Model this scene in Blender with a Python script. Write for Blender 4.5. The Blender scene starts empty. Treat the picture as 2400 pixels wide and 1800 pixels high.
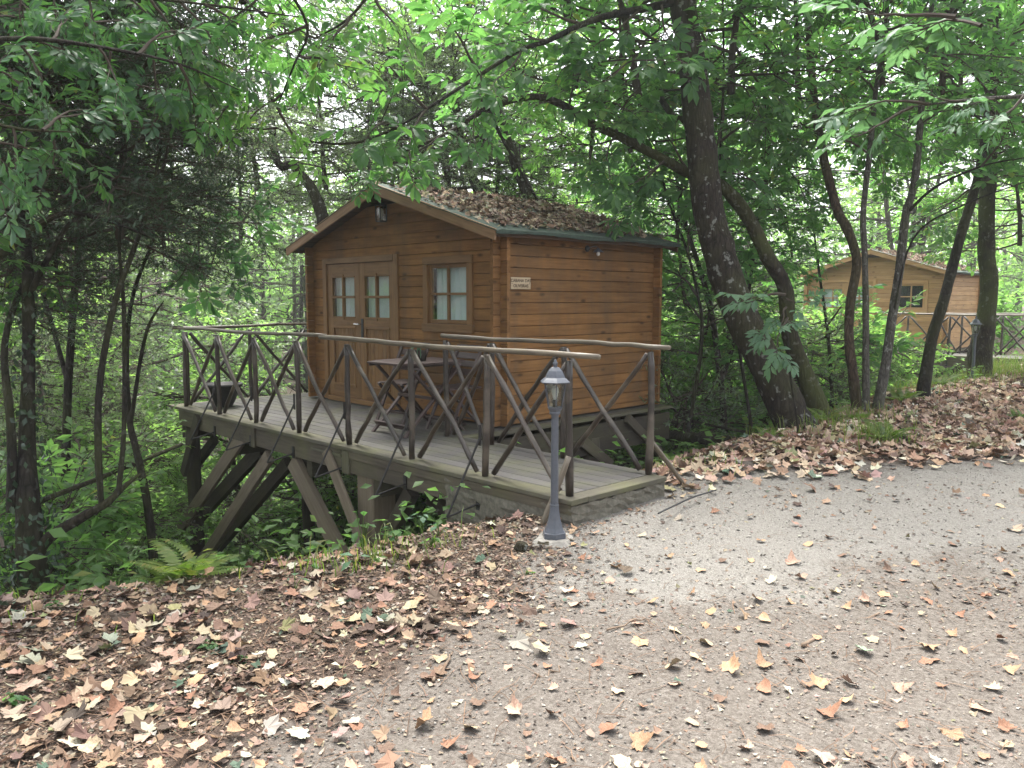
import bpy, bmesh, math, random
import numpy as np
from mathutils import Vector, Matrix

# ------------------------------------------------------------------ camera, world, sun, exposure
scene = bpy.context.scene
COL = scene.collection
CAM = np.array([-4.0142, -3.5437, 1.35]); YAW, PITCH, FPX = 0.802, -0.105, 1897.78
FW = np.array([math.cos(PITCH) * math.cos(YAW), math.cos(PITCH) * math.sin(YAW), math.sin(PITCH)])
RT = np.array([math.sin(YAW), -math.cos(YAW), 0.0])
UP = np.cross(RT, FW)
F2 = np.array([math.cos(YAW), math.sin(YAW)]); R2 = np.array([math.sin(YAW), -math.cos(YAW)])

cd = bpy.data.cameras.new('camera')
cd.sensor_fit = 'HORIZONTAL'; cd.sensor_width = 36.0; cd.lens = FPX / 2400 * 36.0
cd.clip_start = 0.05; cd.clip_end = 500
cam = bpy.data.objects.new('camera', cd); COL.objects.link(cam)
cam.matrix_world = Matrix(((RT[0], UP[0], -FW[0], CAM[0]), (RT[1], UP[1], -FW[1], CAM[1]), (RT[2], UP[2], -FW[2], CAM[2]), (0, 0, 0, 1)))
scene.camera = cam

SUN_EL, SUN_AZ = math.radians(66), math.radians(55)      # azimuth of the sun, counter-clockwise from +X
world = bpy.data.worlds.new('World'); scene.world = world; world.use_nodes = True
wt = world.node_tree
bg = wt.nodes['Background']
sky = wt.nodes.new('ShaderNodeTexSky'); sky.sky_type = 'NISHITA'; sky.sun_disc = False
sky.sun_elevation = SUN_EL; sky.sun_rotation = math.radians(90) - SUN_AZ
sky.air_density = 1.0; sky.dust_density = 4.0; sky.ozone_density = 1.0
hs = wt.nodes.new('ShaderNodeHueSaturation'); hs.inputs['Saturation'].default_value = 0.25
wt.links.new(sky.outputs[0], hs.inputs['Color']); wt.links.new(hs.outputs[0], bg.inputs[0])
bg.inputs[1].default_value = 0.15
sl = bpy.data.lights.new('sun', 'SUN'); sl.energy = 2.2; sl.angle = math.radians(35); sl.color = (1, 0.96, 0.9)
so = bpy.data.objects.new('sun', sl); COL.objects.link(so)
sd = Vector((math.cos(SUN_EL) * math.cos(SUN_AZ), math.cos(SUN_EL) * math.sin(SUN_AZ), math.sin(SUN_EL)))
so.rotation_euler = sd.to_track_quat('Z', 'Y').to_euler(); so.location = (0, 0, 40)
scene.view_settings.view_transform = 'Standard'; scene.view_settings.look = 'None'
scene.view_settings.gamma = 1.0; scene.view_settings.use_curve_mapping = False
scene.view_settings.exposure = 2.05
scene.render.engine = 'CYCLES'
cy = scene.cycles
cy.max_bounces = 8; cy.diffuse_bounces = 5; cy.glossy_bounces = 2; cy.transmission_bounces = 6; cy.transparent_max_bounces = 8
cy.caustics_reflective = False; cy.caustics_refractive = False
cy.use_denoising = True
cy.use_adaptive_sampling = False

# ------------------------------------------------------------------ placing helpers
def at(px, py, depth):
    return CAM + depth * (FW + (px - 1200) / FPX * RT - (py - 900) / FPX * UP)
def ray(px, py):
    return FW + (px - 1200) / FPX * RT - (py - 900) / FPX * UP
def on_plane(px, py, axis, v):
    r = ray(px, py); return CAM + r * (v - CAM[axis]) / r[axis]
def st(x, y):
    dx, dy = x - CAM[0], y - CAM[1]
    return dx * R2[0] + dy * R2[1], dx * F2[0] + dy * F2[1]
def xy(s, t):
    return CAM[0] + s * R2[0] + t * F2[0], CAM[1] + s * R2[1] + t * F2[1]
def nrm(v):
    v = np.asarray(v, float); n = np.linalg.norm(v, axis=-1, keepdims=True); return v / np.maximum(n, 1e-9)

RNG = np.random.default_rng(7)
random.seed(7)

# ------------------------------------------------------------------ objects
def link(name, data, parent=None, m=None):
    o = bpy.data.objects.new(name, data); COL.objects.link(o)
    if parent is not None: o.parent = parent
    if m is not None: o.matrix_basis = m
    return o
def tag(o, label=None, cat=None, group=None, kind=None):
    if label: o['label'] = label
    if cat: o['category'] = cat
    if group: o['group'] = group
    if kind: o['kind'] = kind
    return o
def thing(name, label, cat, loc=(0, 0, 0), rz=0.0, group=None):
    o = link(name, None); o.location = loc; o.rotation_euler = (0, 0, rz); o.empty_display_size = 0.2
    return tag(o, label, cat, group)
def kids(o):
    return [c for c in COL.objects if c.parent == o]
def copy_tree(o, parent=None, index=None):
    if index is None:
        index = {}
        for c in COL.objects:
            if c.parent: index.setdefault(c.parent.name, []).append(c)
    n = o.copy(); COL.objects.link(n)
    if parent is not None: n.parent = parent; n.matrix_basis = o.matrix_basis.copy()
    for ch in index.get(o.name, []): copy_tree(ch, n, index)
    return n

def mesh_np(name, V, F, mats, smooth=False, face_mat=None, face_attr=None):
    """V (n,3), F (m,k) or list of such arrays"""
    Fs = F if isinstance(F, list) else [F]
    Fs = [np.asarray(f, np.int32) for f in Fs if len(f)]
    me = bpy.data.meshes.new(name)
    V = np.asarray(V, np.float32)
    me.vertices.add(len(V)); me.vertices.foreach_set('co', V.ravel())
    tot = np.concatenate([np.full(len(f), f.shape[1], np.int32) for f in Fs])
    li = np.concatenate([f.ravel() for f in Fs])
    me.loops.add(len(li)); me.loops.foreach_set('vertex_index', li)
    me.polygons.add(len(tot))
    ls = np.zeros(len(tot), np.int32); ls[1:] = np.cumsum(tot)[:-1]
    me.polygons.foreach_set('loop_start', ls)
    me.polygons.foreach_set('use_smooth', np.full(len(tot), smooth))
    for m in (mats if isinstance(mats, (list, tuple)) else [mats]): me.materials.append(m)
    if face_mat is not None: me.polygons.foreach_set('material_index', np.asarray(face_mat, np.int32))
    if face_attr:
        for k, a in face_attr.items():
            a = np.asarray(a, np.float32)
            if a.ndim == 1:
                at_ = me.attributes.new(k, 'FLOAT', 'FACE'); at_.data.foreach_set('value', a)
            else:
                if a.shape[1] == 3: a = np.concatenate([a, np.ones((len(a), 1), np.float32)], 1)
                at_ = me.attributes.new(k, 'FLOAT_COLOR', 'FACE'); at_.data.foreach_set('color', a.ravel())
    me.update(calc_edges=True); me.validate(clean_customdata=False)
    return me

class MB:
    """collects solid pieces into one mesh (lists of verts / faces)"""
    def __init__(s): s.v = []; s.f = []; s.n = 0
    def add(s, V, F):
        b = s.n; s.v.extend([tuple(map(float, p)) for p in V]); s.n += len(V)
        s.f.extend([tuple(int(i) + b for i in f) for f in F]); return s
    def box(s, a, b):
        x0, y0, z0 = a; x1, y1, z1 = b
        return s.add([(x0, y0, z0), (x1, y0, z0), (x1, y1, z0), (x0, y1, z0), (x0, y0, z1), (x1, y0, z1), (x1, y1, z1), (x0, y1, z1)],
                     [(0, 3, 2, 1), (4, 5, 6, 7), (0, 1, 5, 4), (1, 2, 6, 5), (2, 3, 7, 6), (3, 0, 4, 7)])
    def tube(s, pts, rad, seg=8, caps=True):
        V, F = tube_np(pts, rad, seg); s.add(V, F)
        if caps:
            n = len(pts); b = s.n - n * seg
            s.f.append(tuple(b + i for i in range(seg))[::-1]); s.f.append(tuple(b + (n - 1) * seg + i for i in range(seg)))
        return s
    def lathe(s, prof, seg=16, c=(0, 0, 0), rot=0.0):
        V = []; F = []
        for r, z in prof:
            for i in range(seg):
                a = 2 * math.pi * i / seg + rot; V.append((c[0] + r * math.cos(a), c[1] + r * math.sin(a), c[2] + z))
        for k in range(len(prof) - 1):
            for i in range(seg):
                j = (i + 1) % seg; F.append((k * seg + i, k * seg + j, (k + 1) * seg + j, (k + 1) * seg + i))
        return s.add(V, F)
    def mesh(s, name, mat, smooth=False):
        me = bpy.data.meshes.new(name); me.from_pydata(s.v, [], s.f); me.materials.append(mat)
        if smooth:
            for p in me.polygons: p.use_smooth = True
        me.update(); return me
    def build(s, name, mat, parent=None, smooth=False, m=None):
        return link(name, s.mesh(name, mat, smooth), parent, m)

def tube_np(pts, rad, seg=6):
    P = np.asarray(pts, float); n = len(P)
    R = np.broadcast_to(np.asarray(rad, float), (n,)) if np.ndim(rad) <= 1 else rad
    T = np.zeros_like(P); T[1:-1] = P[2:] - P[:-2]; T[0] = P[1] - P[0]; T[-1] = P[-1] - P[-2]; T = nrm(T)
    ref = np.array([0, 0, 1.0]) if abs(T[0][2]) < 0.9 else np.array([1.0, 0, 0])
    u = np.cross(T[0], ref); u /= np.linalg.norm(u)
    U = np.zeros_like(P)
    for i in range(n):
        u = u - T[i] * (u @ T[i]); u = u / max(np.linalg.norm(u), 1e-9); U[i] = u
    W = np.cross(T, U)
    a = np.arange(seg) * 2 * math.pi / seg
    V = P[:, None, :] + R[:, None, None] * (np.cos(a)[None, :, None] * U[:, None, :] + np.sin(a)[None, :, None] * W[:, None, :])
    i = np.arange(n - 1)[:, None] * seg; j = np.arange(seg)[None, :]; k = (np.arange(seg)[None, :] + 1) % seg
    F = np.stack([i + j, i + k, i + seg + k, i + seg + j], -1).reshape(-1, 4)
    return V.reshape(-1, 3), F

def frame_m(p, x, zhint=(0, 0, 1)):
    x = Vector(x).normalized(); z = Vector(zhint); y = z.cross(x)
    if y.length < 1e-4: y = Vector((0, 1, 0)).cross(x)
    y.normalize(); z = x.cross(y)
    return Matrix(((x[0], y[0], z[0], p[0]), (x[1], y[1], z[1], p[1]), (x[2], y[2], z[2], p[2]), (0, 0, 0, 1)))

_boxes = {}
def plank_mesh(l, w, h, mat, bev=0.004, name='plank'):
    """a board lying along local X, centred, edges eased; shared between boards of one size"""
    key = (round(l, 3), round(w, 3), round(h, 3), mat.name, bev, name)
    if key in _boxes: return _boxes[key]
    x, y, z, b = l / 2, w / 2, h / 2, min(bev, w / 3, h / 3)
    V = []
    for sx in (-1, 1):
        for (cy_, cz_) in ((-1, -1), (1, -1), (1, 1), (-1, 1)):
            pa = (cy_ * (y - b), cz_ * z); pb = (cy_ * y, cz_ * (z - b))
            pr = (pa, pb) if (cy_ * cz_ < 0) else (pb, pa)
            for q in pr: V.append((sx * x, q[0], q[1]))
    F = [tuple(range(8))[::-1], tuple(range(8, 16))]
    for i in range(8): F.append((i, (i + 1) % 8, 8 + (i + 1) % 8, 8 + i))
    me = bpy.data.meshes.new(name); me.from_pydata(V, [], F); me.materials.append(mat); me.update()
    bm = bmesh.new(); bm.from_mesh(me); bmesh.ops.recalc_face_normals(bm, faces=bm.faces); bm.to_mesh(me); bm.free()
    _boxes[key] = me; return me
def board(name, p0, p1, w, h, mat, parent, zhint=(0, 0, 1), bev=0.004):
    """board from p0 to p1 (centre line); w across, h along zhint"""
    p0 = Vector(p0); p1 = Vector(p1); d = p1 - p0
    return link(name, plank_mesh(d.length, w, h, mat, bev, name), parent, frame_m((p0 + p1) / 2, d, zhint))
def bbox(name, a, b, mat, parent, bev=0.003):
    """axis aligned board given by two corners; grain along its longest side"""
    a = np.minimum(a, b), np.maximum(a, b); lo, hi = a; d = hi - lo; c = (lo + hi) / 2; ax = int(np.argmax(d))
    xv = [0, 0, 0]; xv[ax] = 1
    zh = (0, 0, 1) if ax != 2 else (1, 0, 0)
    if ax == 0: w, h = d[1], d[2]
    elif ax == 1: w, h = d[0], d[2]
    else: w, h = d[1], d[0]
    return link(name, plank_mesh(d[ax], w, h, mat, bev, name), parent, frame_m(c, xv, zh))
def pole(name, p0, p1, r0, r1, mat, parent, bow=0.012, seg=9, n=9, rough=0.10, knob=0.15):
    p0 = Vector(p0); p1 = Vector(p1); d = p1 - p0; L = d.length
    x = np.linspace(0, L, n); P = np.zeros((n, 3)); P[:, 0] = x
    ph = RNG.uniform(0, 6.28, 2); w = np.sin(np.pi * x / L)
    P[:, 1] = bow * w * np.sin(ph[0] + x * 2.1) + RNG.normal(0, bow * .18, n); P[:, 2] = bow * w * np.sin(ph[1] + x * 1.7) + RNG.normal(0, bow * .18, n)
    R = np.linspace(r0, r1, n) * (1 + RNG.uniform(-rough, rough, n)); R[RNG.integers(1, n - 1)] *= 1 + knob
    V, F = tube_np(P, R, seg)
    a = np.tile(np.arange(seg), n); V = V + 0
    mb = MB(); mb.add(V, F); mb.f.append(tuple(range(seg))[::-1]); mb.f.append(tuple((n - 1) * seg + i for i in range(seg)))
    return mb.build(name, mat, parent, True, frame_m(p0, d))
# ------------------------------------------------------------------ materials
def nmat(name):
    m = bpy.data.materials.new(name); m.use_nodes = True; nt = m.node_tree
    return m, nt, nt.nodes['Principled BSDF']
def N(nt, t, **kw):
    n = nt.nodes.new('ShaderNode' + t)
    for k, v in kw.items():
        if k.startswith('i_'):
            key = k[2:]; key = int(key) if key.isdigit() else key
            if hasattr(v, 'is_output'): nt.links.new(v, n.inputs[key])
            else: n.inputs[key].default_value = v
        else: setattr(n, k, v)
    return n
def L(nt, a, b): nt.links.new(a, b)
def mathn(nt, op, a, b=0.0, clamp=False):
    n = nt.nodes.new('ShaderNodeMath'); n.operation = op; n.use_clamp = clamp
    for i, v in enumerate((a, b)):
        if hasattr(v, 'is_output'): nt.links.new(v, n.inputs[i])
        else: n.inputs[i].default_value = v
    return n.outputs[0]
def vmul(nt, a, v):
    n = nt.nodes.new('ShaderNodeVectorMath'); n.operation = 'MULTIPLY'; nt.links.new(a, n.inputs[0]); n.inputs[1].default_value = v; return n.outputs[0]
def vadd(nt, a, b):
    n = nt.nodes.new('ShaderNodeVectorMath'); n.operation = 'ADD'; nt.links.new(a, n.inputs[0])
    if hasattr(b, 'is_output'): nt.links.new(b, n.inputs[1])
    else: n.inputs[1].default_value = b
    return n.outputs[0]
def mixc(nt, fac, a, b, mode='MIX'):
    n = nt.nodes.new('ShaderNodeMix'); n.data_type = 'RGBA'; n.blend_type = mode
    for s, v in ((n.inputs[0], fac), (n.inputs[6], a), (n.inputs[7], b)):
        if hasattr(v, 'is_output'): nt.links.new(v, s)
        else: s.default_value = v if not isinstance(v, tuple) or len(v) == 4 else (*v, 1)
    return n.outputs[2]
def ramp(nt, fac, stops):
    n = nt.nodes.new('ShaderNodeValToRGB'); e = n.color_ramp.elements
    while len(e) < len(stops): e.new(0.5)
    for el, (p, c) in zip(e, stops):
        el.position = p; el.color = (*c, 1) if len(c) == 3 else c
    nt.links.new(fac, n.inputs[0]); return n.outputs[0]
def bump(nt, h, s, dist, bsdf):
    b = N(nt, 'Bump', i_Strength=s, i_Distance=dist, i_Height=h); L(nt, b.outputs[0], bsdf.inputs['Normal']); return b
def flat(name, c, rough=0.6, metal=0.0, spec=0.4, noise=0.12, scale=20):
    m, nt, b = nmat(name)
    tc = N(nt, 'TexCoord'); n = N(nt, 'TexNoise', i_Vector=tc.outputs['Object'], i_Scale=scale, i_Detail=5.0)
    col = mixc(nt, n.outputs[0], tuple(x * (1 - noise * 2) for x in c), tuple(min(1, x * (1 + noise * 2)) for x in c))
    L(nt, col, b.inputs['Base Color']); b.inputs['Roughness'].default_value = rough; b.inputs['Metallic'].default_value = metal
    b.inputs['Specular IOR Level'].default_value = spec
    bump(nt, n.outputs[0], 0.15, 0.004, b)
    return m
def wood(name, dark, light, rough=0.65, knots=0.0, green=0.0, var=0.25, stretch=(0.8, 11, 11), bmp=0.25, wear=None, spec=0.3, weather=0.0):
    m, nt, b = nmat(name)
    tc = N(nt, 'TexCoord'); oi = N(nt, 'ObjectInfo')
    r = mathn(nt, 'MULTIPLY', oi.outputs['Random'], 57.0)
    cmb = N(nt, 'CombineXYZ', i_0=r, i_1=r, i_2=r)
    base = vadd(nt, tc.outputs['Object'], cmb.outputs[0])
    v = vmul(nt, base, stretch)
    n1 = N(nt, 'TexNoise', i_Vector=v, i_Scale=3.0, i_Detail=7.0, i_Roughness=0.65)
    n2 = N(nt, 'TexNoise', i_Vector=base, i_Scale=2.2, i_Detail=3.0)
    f = mathn(nt, 'ADD', mathn(nt, 'MULTIPLY', n1.outputs[0], 0.75), mathn(nt, 'MULTIPLY', n2.outputs[0], 0.35))
    col = ramp(nt, f, [(0.34, dark), (0.72, light)])
    if knots > 0:
        vk = vmul(nt, base, (3.2, 7.5, 7.5))
        vo = N(nt, 'TexVoronoi', i_Vector=vk, i_Scale=1.0, i_Randomness=1.0)
        k = mathn(nt, 'LESS_THAN', vo.outputs['Distance'], 0.16)
        kd = ramp(nt, vo.outputs['Distance'], [(0.06, (1, 1, 1)), (0.2, (0, 0, 0))])
        col = mixc(nt, mathn(nt, 'MULTIPLY', kd, knots), col, tuple(x * 0.3 for x in dark))
    br = mathn(nt, 'ADD', mathn(nt, 'MULTIPLY', oi.outputs['Random'], 2 * var), 1 - var)
    hsv = N(nt, 'HueSaturation', i_Value=br, i_Color=col); col = hsv.outputs[0]
    geo = N(nt, 'NewGeometry')
    if green > 0:
        ng = N(nt, 'TexNoise', i_Vector=geo.outputs['Position'], i_Scale=2.6, i_Detail=5.0)
        g = ramp(nt, ng.outputs[0], [(0.42, (0, 0, 0)), (0.66, (1, 1, 1))])
        col = mixc(nt, mathn(nt, 'MULTIPLY', g, green), col, (0.13, 0.135, 0.05))
    if weather > 0:
        st_v = vmul(nt, geo.outputs['Position'], (2.3, 2.3, 0.55)); nw2 = N(nt, 'TexNoise', i_Vector=st_v, i_Scale=1.6, i_Detail=7.0, i_Roughness=0.62)
        g2 = ramp(nt, nw2.outputs[0], [(0.46, (0, 0, 0)), (0.70, (1, 1, 1))]); col = mixc(nt, mathn(nt, 'MULTIPLY', g2, weather), col, (0.088, 0.066, 0.044))
    if wear:
        nw = N(nt, 'TexNoise', i_Vector=geo.outputs['Position'], i_Scale=5.0, i_Detail=6.0)
        g = ramp(nt, nw.outputs[0], [(0.5, (0, 0, 0)), (0.64, (1, 1, 1))])
        col = mixc(nt, mathn(nt, 'MULTIPLY', g, 0.7), col, wear)
    L(nt, col, b.inputs['Base Color']); b.inputs['Roughness'].default_value = rough; b.inputs['Specular IOR Level'].default_value = spec
    bump(nt, n1.outputs[0], bmp, 0.01, b)
    return m
M = {}
M['log'] = wood('stained_log', (0.130, 0.058, 0.018), (0.275, 0.140, 0.050), 0.75, knots=0.85, var=0.18, weather=0.5, spec=0.2)
M['log2'] = wood('honey_log', (0.30, 0.165, 0.068), (0.48, 0.30, 0.14), 0.55, knots=0.7, var=0.15)
M['trim'] = wood('stained_trim', (0.115, 0.057, 0.020), (0.230, 0.126, 0.051), 0.55, knots=0.35, var=0.10)
M['barge'] = wood('bargeboard_wood', (0.17, 0.095, 0.05), (0.31, 0.185, 0.10), 0.6, knots=0.5, var=0.08)
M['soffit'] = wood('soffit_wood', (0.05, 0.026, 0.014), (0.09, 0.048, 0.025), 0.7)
M['deck'] = wood('weathered_deck', (0.048, 0.044, 0.043), (0.098, 0.092, 0.089), 0.72, knots=0.2, green=0.30, var=0.16)
M['edge'] = wood('edge_board', (0.055, 0.050, 0.036), (0.112, 0.102, 0.076), 0.75, knots=0.2, green=0.45, var=0.12)
M['beam'] = wood('grey_beam', (0.050, 0.041, 0.030), (0.108, 0.090, 0.067), 0.75, knots=0.3, green=0.30, var=0.12)
M['brace'] = wood('brace_plank', (0.105, 0.082, 0.060), (0.20, 0.162, 0.12), 0.75, knots=0.25, green=0.15, var=0.15)
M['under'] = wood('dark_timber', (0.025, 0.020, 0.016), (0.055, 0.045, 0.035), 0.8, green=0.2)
M['pole'] = wood('peeled_pole', (0.014, 0.009, 0.006), (0.046, 0.032, 0.023), 0.42, knots=0.5, var=0.4, stretch=(1.6, 14, 14), wear=(0.11, 0.088, 0.065), spec=0.6)
M['rail'] = wood('rail_pole', (0.055, 0.042, 0.031), (0.165, 0.135, 0.10), 0.45, knots=0.6, var=0.12, stretch=(1.6, 14, 14), green=0.15, spec=0.5)
M['furn'] = wood('dark_folding_wood', (0.030, 0.019, 0.017), (0.070, 0.046, 0.042), 0.5, var=0.12)
M['sign'] = wood('sign_wood', (0.34, 0.25, 0.15), (0.52, 0.42, 0.29), 0.7, var=0.05)
M['letter'] = flat('burnt_letters', (0.035, 0.022, 0.012), 0.8)
M['felt'] = flat('green_felt', (0.042, 0.062, 0.048), 0.85, noise=0.3, scale=30)
M['concrete'] = flat('mossy_concrete', (0.125, 0.115, 0.09), 0.95, noise=0.35, scale=35)
M['lampmetal'] = flat('grey_lamp_paint', (0.075, 0.083, 0.100), 0.42, 0.0, 0.5, noise=0.12, scale=40)
M['darkmetal'] = flat('dark_metal', (0.035, 0.037, 0.04), 0.5, 0.3, 0.5)
M['iron'] = flat('black_iron', (0.022, 0.02, 0.019), 0.6, 0.2)
M['steel'] = flat('bright_steel', (0.6, 0.6, 0.6), 0.25, 0.9)
M['curtain'] = flat('white_curtain', (0.78, 0.80, 0.80), 0.9, noise=0.03, scale=6)
M['dark'] = flat('dark_inside', (0.02, 0.02, 0.02), 0.9)
M['white'] = flat('white_plastic', (0.8, 0.8, 0.78), 0.5)
M['pot'] = flat('dark_pot', (0.022, 0.022, 0.022), 0.55, noise=0.2)
M['soil'] = flat('soil', (0.05, 0.035, 0.025), 0.95, noise=0.35)
M['cable'] = flat('black_cable', (0.02, 0.02, 0.022), 0.5)
M['stone'] = flat('pale_stone', (0.24, 0.225, 0.20), 0.9, noise=0.25, scale=25)

def glass(name, tint=(0.9, 0.95, 0.95), refl=0.10):
    m = bpy.data.materials.new(name); m.use_nodes = True; nt = m.node_tree; nt.nodes.remove(nt.nodes['Principled BSDF'])
    out = nt.nodes['Material Output']
    tr = N(nt, 'BsdfTransparent', i_Color=(*tint, 1)); gl = N(nt, 'BsdfGlossy', i_Roughness=0.03)
    lw = N(nt, 'LayerWeight', i_Blend=0.5); f = mathn(nt, 'ADD', mathn(nt, 'MULTIPLY', mathn(nt, 'POWER', lw.outputs['Facing'], 4.0), 0.6), refl * 0.4, True)
    mx = N(nt, 'MixShader', i_0=f); L(nt, tr.outputs[0], mx.inputs[1]); L(nt, gl.outputs[0], mx.inputs[2]); L(nt, mx.outputs[0], out.inputs[0])
    return m
M['glass'] = glass('window_glass')
M['lampglass'] = glass('lamp_glass', (0.80, 0.82, 0.80), 0.15)

def leafmat(name, stops, trans=0.45, rough=0.42, spec=0.35, warm=(1.0, 1.0, 1.0)):
    m = bpy.data.materials.new(name); m.use_nodes = True; nt = m.node_tree; b = nt.nodes['Principled BSDF']; out = nt.nodes['Material Output']
    a = N(nt, 'Attribute', attribute_name='rnd'); oi = N(nt, 'ObjectInfo')
    f = mathn(nt, 'ADD', a.outputs['Fac'], mathn(nt, 'MULTIPLY', mathn(nt, 'SUBTRACT', oi.outputs['Random'], 0.5), 0.3), True)
    col = ramp(nt, f, stops)
    L(nt, col, b.inputs['Base Color']); b.inputs['Roughness'].default_value = rough; b.inputs['Specular IOR Level'].default_value = spec
    tr = N(nt, 'BsdfTranslucent')
    tc = mixc(nt, 1.0, col, (2.35 * warm[0], 2.65 * warm[1], 1.45 * warm[2]), 'MULTIPLY'); L(nt, tc, tr.inputs[0])
    mx = N(nt, 'MixShader', i_0=trans); L(nt, b.outputs[0], mx.inputs[1]); L(nt, tr.outputs[0], mx.inputs[2]); L(nt, mx.outputs[0], out.inputs[0])
    return m
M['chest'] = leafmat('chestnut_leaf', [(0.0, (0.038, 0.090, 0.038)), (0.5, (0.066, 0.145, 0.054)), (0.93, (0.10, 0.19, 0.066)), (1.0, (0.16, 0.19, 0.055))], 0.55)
M['bright'] = leafmat('light_green_leaf', [(0.0, (0.068, 0.128, 0.048)), (0.5, (0.105, 0.19, 0.070)), (0.94, (0.14, 0.225, 0.085)), (1.0, (0.21, 0.22, 0.08))], 0.6)  # lighter copy of the chestnut leaf; backlight is put into its green
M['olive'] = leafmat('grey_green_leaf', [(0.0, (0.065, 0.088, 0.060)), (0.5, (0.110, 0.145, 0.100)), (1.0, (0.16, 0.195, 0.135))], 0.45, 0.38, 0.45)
M['darkleaf'] = leafmat('dark_shaded_evergreen_leaf', [(0.0, (0.016, 0.034, 0.019)), (0.5, (0.030, 0.055, 0.030)), (1.0, (0.055, 0.085, 0.045))], 0.28, 0.36, 0.5)  # evergreen leaf colour darkened to carry the shade on the left
M['shade'] = leafmat('shaded_chestnut_leaf', [(0.0, (0.024, 0.062, 0.032)), (0.5, (0.042, 0.100, 0.046)), (1.0, (0.075, 0.145, 0.062))], 0.34, 0.4, 0.4)  # chestnut leaf again, with shade painted in as a darker green
M['sunny'] = leafmat('sunlit_far_leaf', [(0.0, (0.085, 0.15, 0.055)), (0.5, (0.125, 0.205, 0.078)), (1.0, (0.18, 0.25, 0.10))], 0.62)  # leaf colour raised to imitate sunlight on foliage that shades itself
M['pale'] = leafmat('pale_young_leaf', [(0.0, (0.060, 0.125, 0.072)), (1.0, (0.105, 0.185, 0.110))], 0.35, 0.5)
M['fern'] = leafmat('fern_leaf', [(0.0, (0.06, 0.11, 0.02)), (0.7, (0.11, 0.16, 0.035)), (1.0, (0.17, 0.17, 0.05))], 0.45)

def colmat(name, rough=0.8, trans=0.0):
    m, nt, b = nmat(name); a = N(nt, 'Attribute', attribute_name='col')
    tc = N(nt, 'TexCoord'); n = N(nt, 'TexNoise', i_Vector=tc.outputs['Object'], i_Scale=60.0, i_Detail=3.0)
    col = mixc(nt, 0.35, a.outputs['Color'], mixc(nt, n.outputs[0], (0.4, 0.4, 0.4), (1.0, 1.0, 1.0)), 'MULTIPLY')
    L(nt, col, b.inputs['Base Color']); b.inputs['Roughness'].default_value = rough; b.inputs['Specular IOR Level'].default_value = 0.25
    return m
M['litter'] = colmat('dry_litter')
def dryleaf(name, c):
    m, nt, b = nmat(name)
    tc = N(nt, 'TexCoord'); oi = N(nt, 'ObjectInfo')
    n = N(nt, 'TexNoise', i_Vector=tc.outputs['Object'], i_Scale=22.0, i_Detail=6.0)
    n2 = N(nt, 'TexNoise', i_Vector=tc.outputs['Object'], i_Scale=120.0, i_Detail=3.0)
    f = mathn(nt, 'ADD', mathn(nt, 'MULTIPLY', n.outputs[0], 0.8), mathn(nt, 'MULTIPLY', n2.outputs[0], 0.25))
    col = ramp(nt, f, [(0.3, tuple(x * 0.55 for x in c)), (0.52, c), (0.75, tuple(min(1, x * 1.35) for x in c))])
    br = mathn(nt, 'ADD', mathn(nt, 'MULTIPLY', oi.outputs['Random'], 0.4), 0.8)
    h = N(nt, 'HueSaturation', i_Value=br, i_Color=col)
    L(nt, h.outputs[0], b.inputs['Base Color']); b.inputs['Roughness'].default_value = 0.7; b.inputs['Specular IOR Level'].default_value = 0.3
    bump(nt, n2.outputs[0], 0.3, 0.004, b)
    return m
DRY = [('tan', (0.33, 0.205, 0.12)), ('reddish brown', (0.25, 0.13, 0.08)), ('pale straw', (0.36, 0.28, 0.18)), ('dark brown', (0.14, 0.088, 0.06)), ('pinkish brown', (0.34, 0.22, 0.16))]
for n_, c_ in DRY: M['dry_' + n_] = dryleaf('dry_' + n_.replace(' ', '_'), c_)
M['dry_green'] = dryleaf('wilting_green', (0.16, 0.215, 0.14))
M['dry_white'] = dryleaf('pale_cream_leaf', (0.38, 0.38, 0.29))

def bark(name, dark, light, moss=0.0, lichen=0.0, scale=1.0):
    m, nt, b = nmat(name)
    geo = N(nt, 'NewGeometry'); v = vmul(nt, geo.outputs['Position'], (9 * scale, 9 * scale, 2.2 * scale))
    n1 = N(nt, 'TexNoise', i_Vector=v, i_Scale=2.2, i_Detail=8.0, i_Roughness=0.7)
    vo = N(nt, 'TexVoronoi', i_Vector=v, i_Scale=2.6, feature='DISTANCE_TO_EDGE')
    crack = ramp(nt, vo.outputs['Distance'], [(0.0, (0.35, 0.35, 0.35)), (0.16, (1, 1, 1))])
    col = ramp(nt, n1.outputs[0], [(0.3, dark), (0.7, light)])
    col = mixc(nt, 0.8, col, crack, 'MULTIPLY')
    n2 = N(nt, 'TexNoise', i_Vector=geo.outputs['Position'], i_Scale=1.7, i_Detail=5.0)
    if moss: col = mixc(nt, mathn(nt, 'MULTIPLY', ramp(nt, n2.outputs[0], [(0.42, (0, 0, 0)), (0.62, (1, 1, 1))]), moss), col, (0.055, 0.062, 0.02))
    if lichen:
        n3 = N(nt, 'TexNoise', i_Vector=geo.outputs['Position'], i_Scale=14.0, i_Detail=7.0)
        col = mixc(nt, mathn(nt, 'MULTIPLY', ramp(nt, n3.outputs[0], [(0.60, (0, 0, 0)), (0.66, (1, 1, 1))]), lichen), col, (0.34, 0.35, 0.32))
    L(nt, col, b.inputs['Base Color']); b.inputs['Roughness'].default_value = 0.9; b.inputs['Specular IOR Level'].default_value = 0.2
    bump(nt, mathn(nt, 'ADD', n1.outputs[0], vo.outputs['Distance']), 0.8, 0.03, b)
    return m
M['bark'] = bark('brown_bark', (0.012, 0.009, 0.007), (0.046, 0.036, 0.027), 0.35, 0.40)
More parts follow.
